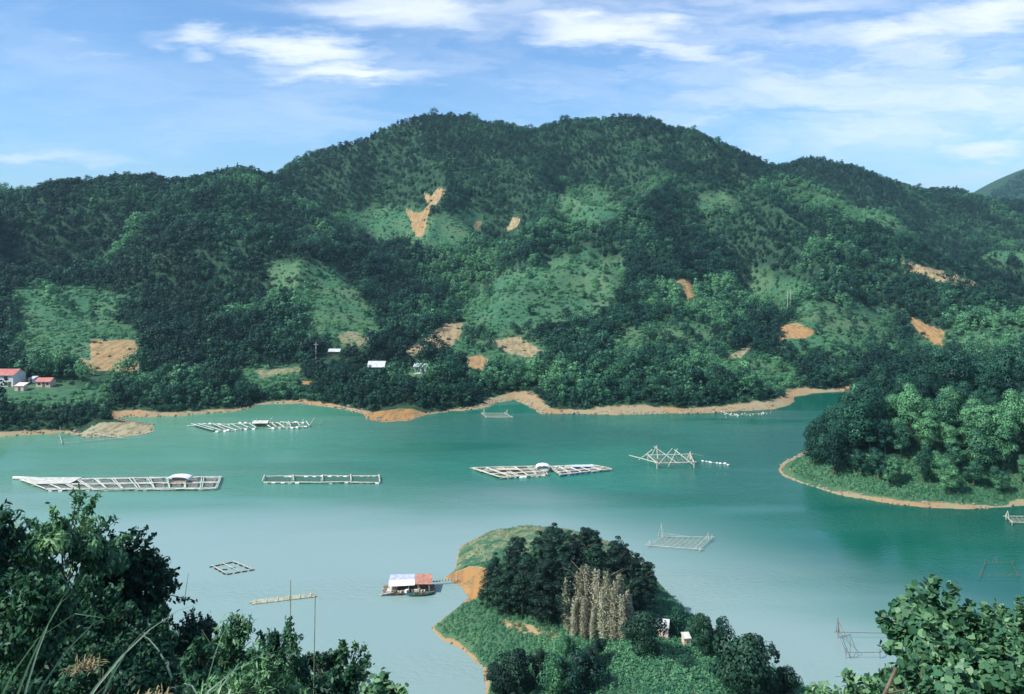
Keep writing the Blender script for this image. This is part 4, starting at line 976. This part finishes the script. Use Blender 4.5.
lift_net([(1006, 516), (1050, 516), (1060, 523), (1012, 522)], .7, 'pale net frame cut by the right edge, just below the promontory beach', r=.08, masts=[(0, 0.3, 2.2, .4)], netz=.3)
lift_net([(60, 436), (92, 433), (122, 438), (62, 443)], .5, 'faint net frame of thin pale poles beside the sand spit at far left', r=.07, mat=OLDWHITE, masts=[(1, 0, 3.0, .7), (0, 0, 3.6, .4)], braces=[(1, 0, 2.8, .95, .4, .3), (.3, 1, .3, 1.4, 1, .3)])
lift_net([(482, 413), (505, 413), (512, 417), (486, 417)], .5, 'small faint net on poles near the bank right of the orange spit', r=.09, masts=[(0, .5, 2.6, .5), (1, .3, 2.2, .5)], netz=.3)
lift_net([(985, 562), (1012, 562), (1018, 575), (980, 575)], .5, 'thin dark net frame on the water just above the vine bush', r=.035, mat=WOOD, masts=[(.4, 0, 1.4, .5)])

def float_line(cs, n, label, fr=.3, seed=0, jit=.5, nm='float_line'):
    rg = np.random.default_rng(seed); P = [W(*c) for c in cs]; O = P[0].copy(); root = empty(nm, O); tag(root, label, 'float line'); m = MB()
    for a_, b_ in zip(P, P[1:]): m.pole(a_ - O + Vector((0, 0, .15)), b_ - O + Vector((0, 0, .15)), .06, .06, 5)
    m.build('rope', BAMBOO, root)
    for k in range(n):
        f = k / (n - 1) * (len(P) - 1); i = min(int(f), len(P) - 2); p = P[i].lerp(P[i + 1], f - i) - O + Vector((rg.normal() * jit, rg.normal() * jit, .12))
        q_ = fr * rg.uniform(.6, 1.3); MB().lathe(p, [(q_ * .4, -q_), (q_, -q_ * .6), (q_, q_ * .6), (q_ * .4, q_)], 8, 'x').build('float', FOAM, root)
float_line([(702, 461.5), (712, 463), (730, 465)], 9, 'short line of floats right of the tall crossed-pole lift net', .28, 1, .25)
float_line([(722, 412), (733, 416), (748, 414.5), (768, 413)], 30, 'scattered white floats along the east end of the long tan beach', .17, 2, 1.8)

# ------------------------------------------------------------------ houseboat, small boat and gangplank
O = W(409, 591); root = empty('houseboat', O, R(4)); root.scale = (1, 1, .8); tag(root, 'houseboat raft with a blue and white tarp roof, cluttered deck and red tin roof', 'houseboat')
hb = MB(); hb.box((0, 0, .42), (8.4, 3.2, .12)); hb.build('deck', WOOD, root)
for k in range(5):
    MB().pole((-4.4, -1.5 + k * .75, .25), (4.3, -1.5 + k * .75, .25), .14, .11).build('bamboo_pole', BAMBOO if k % 2 else WOOD, root)
for k in range(7):
    MB().lathe((-3.7 + k * 1.2, -1.45, .15), [(.15, -.42), (.26, -.36), (.26, .36), (.15, .42)], 9, 'x').build('barrel', BLACK if k % 3 else BLUE, root)
for px_, py_ in ((-3.2, -1.3), (-3.2, 1.4), (0, -1.3), (0, 1.4), (3.4, -1.3), (3.4, 1.4), (1.6, -1.3)):
    MB().pole((px_, py_, .4), (px_, py_, 2.1), .06, .05).build('post', BAMBOO, root)
MB().box((1.9, .3, 1.15), (2.6, 1.9, 1.35)).build('cabin', WOOD, root)
MB().box((-.9, .6, 1.05), (2.0, 1.3, 1.15)).build('cabin', plain('grey_boards', (.3, .27, .23), (.14, .12, .1), .9), root)
rf = MB().sheet((-3.2, 1.6, 2.75), (.9, 1.6, 2.75), (.9, -.1, 2.45), (-3.3, -.1, 2.4), sag=.05).build('tarp_roof', TARP_BLUE, root)
MB().sheet((-3.3, -.1, 2.40), (1.0, -.1, 2.45), (1.0, -1.45, 1.95), (-3.3, -1.5, 1.85), sag=.06).build('white_awning', TARP_WHITE, rf)
MB().sheet((1.05, 1.6, 2.75), (3.8, 1.6, 2.7), (3.9, -1.45, 2.05), (1.05, -1.4, 2.1), sag=0).build('tin_roof', TIN_ORANGE, root)
for k in range(16):
    s_ = rng.uniform(.25, .6); mt = [CLUTTER, FOAM, BLACK, WOOD, TARP_WHITE, BAMBOO][k % 6]
    MB().box((-3.6 + k * .48, rng.uniform(-1.45, -1.0), .5 + s_ / 2), (s_ * 1.2, s_ * .8, s_), rng.uniform(0, 1.5)).build('crate', mt, root)
MB().lathe((-2.7, -.5, .5), [(.9, 0), (.85, .35), (.5, .65), (.1, .8)], 12).build('sack_pile', CLUTTER, root)
for k in range(4): MB().pole((-4.8 + k * .2, -1.8 + .1 * k, .35), (-3.0 + k * .3, -1.6, .5 + .1 * k), .05, .04).build('loose_pole', BAMBOO, root)
# small boat
def boat(loc, rz, L, Bm, label):
    root = empty('rowing_boat', loc, rz); tag(root, label, 'boat'); n = 11; m = MB(); P = []
    for lay in (0, 1):
        for i in range(n):
            f = i / (n - 1) * 2 - 1; wv = Bm / 2 * (1 - abs(f) ** 2.6) ** .8 + .04; rise = .16 * f * f; off = .05 * lay
            for u, zz_ in ((-1, .42), (-.8, .12), (0, -.02), (.8, .12), (1, .42)): P.append((f * (L / 2 - off), u * max(wv - off, .02), zz_ + rise + off * (abs(u) < .9)))
    Fs = []
    for lay in (0, 1):
        o_ = lay * n * 5
        for i in range(n - 1):
            for j in range(4):
                a_ = o_ + i * 5 + j; q_ = (a_, a_ + 1, a_ + 6, a_ + 5); Fs.append(q_ if lay else q_[::-1])
    for i in range(n - 1):
        for j in (0, 4): a_ = i * 5 + j; Fs.append((a_, a_ + 5, a_ + 5 + n * 5, a_ + n * 5))
    m.add(P, Fs); m.build('hull', BOAT_GREEN, root)
    for f in (-.45, .1, .55): MB().box((f * L / 2, 0, .36), (.22, Bm * .8 * (1 - abs(f) ** 2.6) ** .8, .04)).build('seat', WOOD, root)
pb = W(420, 595.5); boat(pb, R(8), 4.2, 1.0, 'small dark green rowing boat moored along the front of the houseboat')
pa, pc = W(432, 582, .6), W(459, 579.5, .7); root = empty('gangplank', (pa + pc) / 2); dv = (pc - pa) / 2
tag(root, 'thin gangplank of two poles from the houseboat to the red-earth shore', 'gangplank')
for k in (0, .35): MB().pole(-dv + Vector((0, k, 0)), dv + Vector((0, k, 0)), .06, .05).build('pole', BAMBOO, root)
for k in range(9): p = -dv + dv * 2 * (k + .5) / 9; MB().box((p.x, p.y + .17, p.z + .08), (.14, .5, .03)).build('slat', WOOD, root)

# ------------------------------------------------------------------ foreground hillside
def frond_mesh(name, seed, n, length, width, mat, spread=.9, arch=1.0, seg=7, basew=0.15, lean=(0, 0)):
    """long arching blades from one root"""
    rg = np.random.default_rng(seed); V = []; Fq = []; lf = []
    for k in range(n):
        an = rg.uniform(0, 6.28); tilt = rg.uniform(.08, spread); Lk = length * rg.uniform(.55, 1.1); wk = width * rg.uniform(.7, 1.2)
        p = np.array([rg.normal() * basew, rg.normal() * basew, 0.0]); dr = np.array([math.cos(an) * math.sin(tilt) + lean[0], math.sin(an) * math.sin(tilt) + lean[1], math.cos(tilt)]); side = np.array([-math.sin(an), math.cos(an), 0.0])
        base = len(V); val = rg.uniform(); dp = arch * rg.uniform(.5, 1.3)
        for i in range(seg + 1):
            f = i / seg; w = wk * (math.sin(math.pi * min(.12 + f * .88, 1)) ** .6 if f < 1 else .02) * (1 - .5 * f)
            V += [p - side * w / 2, p + np.array([0, 0, -w * .25]), p + side * w / 2]
            p = p + dr / np.linalg.norm(dr) * Lk / seg; dr = dr + np.array([0, 0, -dp * 1.3 / seg * (0.3 + f * 1.6)])
            if i: 
                b0 = base + 3 * (i - 1); Fq += [(b0, b0 + 1, b0 + 4, b0 + 3), (b0 + 1, b0 + 2, b0 + 5, b0 + 4)]; lf += [val, val]
    return np_mesh(name, V, Fq, [mat], leaf=lf)

def ztop(row, Y): return H - (row - HY) / F * Y
def near_plant(name, px, row, Y, wpx, n, size, mat, label, cat, aspect=.45, droop=.4, tint=.3, nl=12, seed=0, cone=.1, yscale=.8, extra=0.0, trunk=True, shoots=26):
    rg = np.random.default_rng(900 + seed); x = (px - CX) / F * Y; zb = float(hz(x, Y)[0]) - .1; hgt = ztop(row, Y) - zb + extra; r = wpx / F * Y / 2
    root = empty(name, (x, Y, zb)); tag(root, label, cat)
    cen, nor, _ = lobed_crown(rg, r=r * 1.05, hgt=hgt * .96, base=min(.3, hgt * .1), nl=nl, n=n, size=size, cone=cone, inner=.3)
    cen[:, 1] *= yscale; cen[:, 2] = np.minimum(cen[:, 2], hgt)
    nor = nor + rg.normal(size=nor.shape) * .25
    V, Fq, lf = leaves(cen, nor, size, rg, aspect, droop, shape='fold')
    sh_ = unit(lobed_crown.shade + unit(nor) * .5)
    vn = np.repeat(sh_, 8, 0); SV, SF, SL, SN = [V], [Fq], [lf], [vn]; off = len(V); ns = int(shoots); tw = MB()
    for q_ in range(ns):                       # leafy shoots that break the outline
        an = rg.uniform(0, 6.28); el = rg.uniform(.35, 1.4); dq = np.array([math.cos(an) * math.cos(el), math.sin(an) * math.cos(el) * yscale, math.sin(el)])
        p0 = np.array([0, 0, hgt * .48]) + dq * np.array([r * .62, r * .62, hgt * .42]); Ls = min(r, hgt * .5) * rg.uniform(.35, .75); m_ = int(9 + 60 * Ls / max(size, .1) / 6)
        f_ = rg.uniform(0, 1, m_); pp = p0 + dq * (f_ * Ls)[:, None] + np.array([0, 0, -1.0]) * ((f_ * Ls) ** 2 * .25 / max(r, .3))[:, None] + rg.normal(size=(m_, 3)) * size * .3
        pe = p0 + dq * Ls - np.array([0, 0, Ls ** 2 * .25 / max(r, .3)]); tw.pole(p0 - dq * Ls * .6, pe, .018 + hgt * .002, .006, 5)
        nn = rg.normal(size=(m_, 3)) * .7 + np.array([0, 0, .8]) + dq * .3; v1, f1, l1 = leaves(pp, nn, size * .95, rg, aspect, droop, shape='fold')
        SV.append(v1); SF.append(f1 + off); SL.append(l1); SN.append(np.repeat(unit(nn), 8, 0)); off += len(v1)
    c_ = link(bpy.data.objects.new('foliage', np_mesh('foliage', np.concatenate(SV), np.concatenate(SF), [mat], leaf=np.concatenate(SL), vn=np.concatenate(SN))), root); c_['leaf_tint'] = tint
    if ns: tw.build('twigs', BARK, root)
    if trunk: trunk_mb(hgt * .8, max(.04, hgt * .018), rg, 6).build('stem', BARK, root)
    return root
NP = near_plant
NP('leafy_tree', 66, 505, 31, 118, 7500, .30, LEAF_NEAR, 'tallest leafy tree of the dark group at lower left, its long drooping leaves glinting', 'tree', .34, 1.2, .52, 16, 1)
NP('leafy_tree', -12, 522, 28, 120, 6000, .28, LEAF_NEAR, 'leafy tree cut by the left edge, beside the tallest tree of the dark group', 'tree', .34, 1.2, .46, 14, 2)
NP('leafy_tree', 122, 540, 33, 92, 7500, .24, LEAF_NEAR, 'dense dark tree right of the tallest leafy tree at lower left', 'tree', .5, .3, .22, 14, 3)
NP('leafy_tree', 154, 550, 34, 44, 3600, .22, LEAF_NEAR, 'narrow dark tree at the right end of the dark group at lower left', 'tree', .5, .3, .4, 9, 4)
NP('bush', 100, 592, 27, 110, 6500, .20, LEAF_NEAR, 'wide dark bush under the tallest leafy tree at lower left', 'bush', .4, .9, .42, 20, 5)
NP('bush', 20, 580, 24, 110, 6000, .20, LEAF_NEAR, 'wide dark bush at the left edge behind the long grass blades', 'bush', .4, .9, .38, 20, 6)
NP('bush', 150, 622, 26, 90, 5200, .17, LEAF_NEAR, 'mid green bush between the dark trees and the pale blades at the bottom', 'bush', .45, .6, .35, 12, 7)
NP('bush', 196, 618, 34, 52, 3600, .17, LEAF_DARK, 'low brownish green bush on the hillside edge right of the dark trees', 'bush', .5, .3, .55, 9, 8)
NP('bush', 100, 645, 18, 120, 4500, .15, LEAF_NEAR, 'low dark bush at the bottom behind the dry straw tuft', 'bush', .4, .6, .4, 18, 9)
NP('leafy_shrub', 234, 612, 27, 58, 3800, .26, LEAF_NEAR, 'shrub with star-like drooping leaf bunches, left of the tall thin stalk', 'shrub', .28, 1.3, .6, 10, 10)
NP('leafy_shrub', 200, 640, 22, 70, 3600, .20, LEAF_NEAR, 'bright leafy shrub below the star-leaved shrub at lower left', 'shrub', .35, .9, .6, 10, 11)
NP('leafy_shrub', 280, 632, 27, 74, 4400, .22, LEAF_NEAR, 'leafy shrub around the foot of the tall thin stalk', 'shrub', .35, .9, .4, 11, 12)
NP('leafy_shrub', 262, 656, 20, 100, 4800, .20, LEAF_NEAR, 'wide light green shrub with lance leaves at the bottom left of centre', 'shrub', .28, 1.2, .7, 12, 13)
NP('bush', 323, 652, 29, 60, 4000, .17, LEAF_DARK, 'dark bush beside the thin leaning pole', 'bush', .5, .3, .45, 10, 14)
NP('bush', 349, 638, 31, 50, 4200, .16, LEAF_NEAR, 'rounded bush standing highest right of the thin leaning pole', 'bush', .5, .3, .45, 10, 15)
NP('bush', 340, 672, 24, 80, 3800, .16, LEAF_NEAR, 'low dark bush at the bottom under the rounded bush', 'bush', .5, .3, .2, 10, 16)
NP('vine_shrub', 384, 677, 15, 66, 2600, .14, LEAF_VINE, 'bright broad-leaved vine clump at the bottom edge near the rounded bush', 'shrub', .75, .2, .7, 9, 17)
NP('bush', 150, 662, 17, 80, 3200, .13, LEAF_NEAR, 'small dark bush at the bottom between the straw tuft and the pale blades', 'bush', .4, .6, .15, 10, 18)
# tall stalk with small leaves, and the pole beside it
Y = 26.0; x = (290 - CX) / F * Y; zb = float(hz(x, Y)[0]); zt = ztop(580, Y); root = empty('stalk_plant', (x, Y, zb)); tag(root, 'tall thin green stalk with small leaves rising against the water', 'plant')
MB().pole((0, 0, -.2), (.02, 0, zt - zb), .035, .012, 6).build('stem', BAMBOO_G, root)
rg = np.random.default_rng(5); n = 420; f = rg.uniform(.2, .78, n) ** .8; cen = np.stack([rg.normal(size=n) * .13 * (1.3 - f), rg.normal(size=n) * .13 * (1.3 - f), f * (zt - zb)], 1)
V, Fq, lf = leaves(cen, rg.normal(size=(n, 3)) + [0, 0, .6], .15, rg, .4, .8, shape='fold'); fo = link(bpy.data.objects.new('foliage', np_mesh('foliage', V, Fq, [LEAF_NEAR], leaf=lf)), root); fo['leaf_tint'] = .6
Y = 25.0; x = (312 - CX) / F * Y; zb = float(hz(x, Y)[0]); root = MB().pole((0, 0, -.2), (.1, 0, ztop(596, Y) - zb), .022, .014, 6).build('bamboo_stake', BAMBOO_G)
root.location = (x, Y, zb); tag(root, 'thin leaning pole right of the tall green stalk', 'pole')
Y = 33.0; x = (180 - CX) / F * Y; zb = float(hz(x, Y)[0]); root = empty('twig', (x, Y, zb)); tag(root, 'bare twig with a few leaves reaching over the water right of dark trees', 'twig')
ztw = ztop(595, Y) - zb; MB().pole((-1.0, 0, ztw - .9), (-.4, 0, ztw), .03, .02, 5).pole((-.4, 0, ztw), (.65, 0, ztw - .25), .02, .01, 5).pole((.2, 0, ztw - .1), (.35, 0, ztw + .9), .012, .006, 5).build('stem', BARK, root)
cen = np.stack([rg.uniform(-.4, .7, 40), rg.normal(size=40) * .05, ztw - .1 - rg.uniform(0, .2, 40)], 1); V, Fq, lf = leaves(cen, rg.normal(size=(40, 3)), .2, rg, .4, 1, shape='fold')
link(bpy.data.objects.new('foliage', np_mesh('foliage', V, Fq, [LEAF_DARK], leaf=lf)), root)
# blades and straw at the lower left
for k, (px, row, Y, n_, ar, w_, tn, lean, sprd, lab) in enumerate([
    (-100, 640, 4.6, 60, 1.0, .042, .85, (.45, 0), .45, 'clump of long pale grass blades leaning in from the left bottom corner'),
    (-10, 664, 5.2, 44, 1.2, .034, .6, (.22, 0), .45, 'clump of long narrow grass blades at the bottom, right of the corner clump'),
    (100, 676, 8, 34, 1.4, .022, .5, (0, 0), .5, 'low clump of dark green blades beside the dry straw tuft'),
    (215, 645, 18, 36, 1.6, .10, .8, (0, 0), .6, 'clump of broad pale blades standing among the shrubs at lower left'),
    (168, 670, 13, 16, 1.2, .05, .5, (0, 0), .5, 'sparse clump of upright blades left of the broad pale blades')]):
    x = (px - CX) / F * Y; zg = float(hz(x, Y)[0]) - .1; ln = (ztop(row, Y) - zg) * 1.1
    root = empty('grass_clump', (x, Y, zg)); tag(root, lab, 'grass clump')
    b_ = link(bpy.data.objects.new('blades', frond_mesh('blades', 40 + k, n_, ln, w_, BLADE, sprd, ar, 12, lean=lean)), root); b_['leaf_tint'] = tn - .3
for k, (px, row, Y, ln, lab) in enumerate([(84, 668, 14, .19, 'dry yellow straw tuft among the dark bushes at lower left'), (150, 704, 9, .16, 'dry yellow straw heap at the bottom edge, right of the grass blades')]):
    x = (px - CX) / F * Y; o_ = link(bpy.data.objects.new('straw_tuft', frond_mesh('straw_tuft', 60 + k, 120, ln, .022, STRAW, 1.4, 1.4, basew=.12))); o_.location = (x, Y, ztop(row, Y)); tag(o_, lab, 'straw')

# right: vine mound over a bush
NP('vine_bush', 936, 590, 12.5, 118, 10000, .13, LEAF_VINE, 'big vine-covered bush with large heart-shaped leaves at lower right', 'bush', .85, .1, .62, 34, 30, yscale=1.0)
NP('vine_bush', 1020, 602, 15, 110, 8000, .13, LEAF_VINE, 'second vine bush behind the big one, cut by the right edge', 'bush', .8, .1, .72, 30, 31, yscale=1.0)
NP('vine_bush', 985, 634, 10, 150, 8000, .11, LEAF_VINE, 'lower vine bush filling the right bottom corner', 'bush', .8, .1, .5, 34, 32, yscale=1.0)
NP('vine_bush', 922, 648, 10.5, 95, 5000, .12, LEAF_VINE, 'lower vine tangle in front of the big vine-covered bush', 'bush', .7, .3, .45, 26, 33, yscale=1.0)
NP('vine_shrub', 862, 684, 11, 90, 1600, .14, LEAF_VINE, 'low light green shrub at the bottom, left of the vine tangle', 'shrub', .4, .3, .6, 10, 34)
NP('vine_shrub', 826, 692, 14, 70, 1300, .14, LEAF_VINE, 'lowest bright shrub on the bottom edge right of the peninsula', 'shrub', .4, .3, .7, 9, 35)
for k, (px, row, Y, n_, lean, lab) in enumerate([(905, 668, 9.2, 40, (-.35, 0), 'clump of long blades in front of the vine tangle, leaning left'), (990, 682, 8.4, 20, (-.2, 0), 'clump of dark blades at the bottom right corner')]):
    x = (px - CX) / F * Y; zg = float(hz(x, Y)[0]) - .1; root = empty('grass_clump', (x, Y, zg)); tag(root, lab, 'grass clump')
    b_ = link(bpy.data.objects.new('blades', frond_mesh('blades', 70 + k, n_, (ztop(row, Y) - zg) * 1.05, .035, BLADE, .6, 1.5, 12, lean=lean)), root); b_['leaf_tint'] = .1
Y = 10.6; x = (872 - CX) / F * Y; z0 = ztop(684, Y); root = MB().pole((-.2, 0, -.15), (.13, .1, .42), .028, .022, 7).pole((.0, .03, .14), (.2, 0, .2), .015, .01, 6).build('broken_branch', BARK)
root.location = (x, Y - .5, z0); tag(root, 'broken bare branch sticking up at the left foot of the vine tangle', 'branch')

# undergrowth of the near hillside
gx5, gy5 = jitter_grid(-50, 45, 4, 84, 0.75, rng); ok = (np.abs(gx5) < gy5 * .85 + 4); gx5, gy5 = gx5[ok], gy5[ok]; hh = hz(gx5, gy5); q = fbm(gx5 / 4, gy5 / 4, 71, 3)
HN = [herb_proto(850 + k, 110, .6, .75, .17, LEAF_NEAR) for k in range(4)]
ok = hh > 1.0; vis = ok & (gy5 > 9)
scatter('hillside_undergrowth', np.stack([gx5[vis], gy5[vis], hh[vis] - .1], 1), rng.uniform(0, 6.28, vis.sum()), rng.uniform(.6, 1.3, vis.sum()), rng.integers(0, 4, vis.sum()), np.clip(q[vis] * .8, 0, 1), HN,
        'dark leafy undergrowth covering the near hillside')

# ------------------------------------------------------------------ the air
HZ_ON = True
if HZ_ON:
    m, t, b, o = new_mat('haze'); t.n.remove(b); pv = t.new('ShaderNodeVolumePrincipled'); pv.inputs['Color'].default_value = (0.45, 0.80, 1.0, 1); pv.inputs['Density'].default_value = 0.00009
    pv.inputs['Anisotropy'].default_value = 0.1; t.l.new(pv.outputs[0], o.inputs['Volume'])
    zlo = float(min(h.min(), -6)) - 1; hb = MB().box((0, 12800, (zlo + 420) / 2), (53000, 27000, 420 - zlo)).build('haze', m); tag(hb, 'thin blue haze over the lake and hills', kind='stuff')
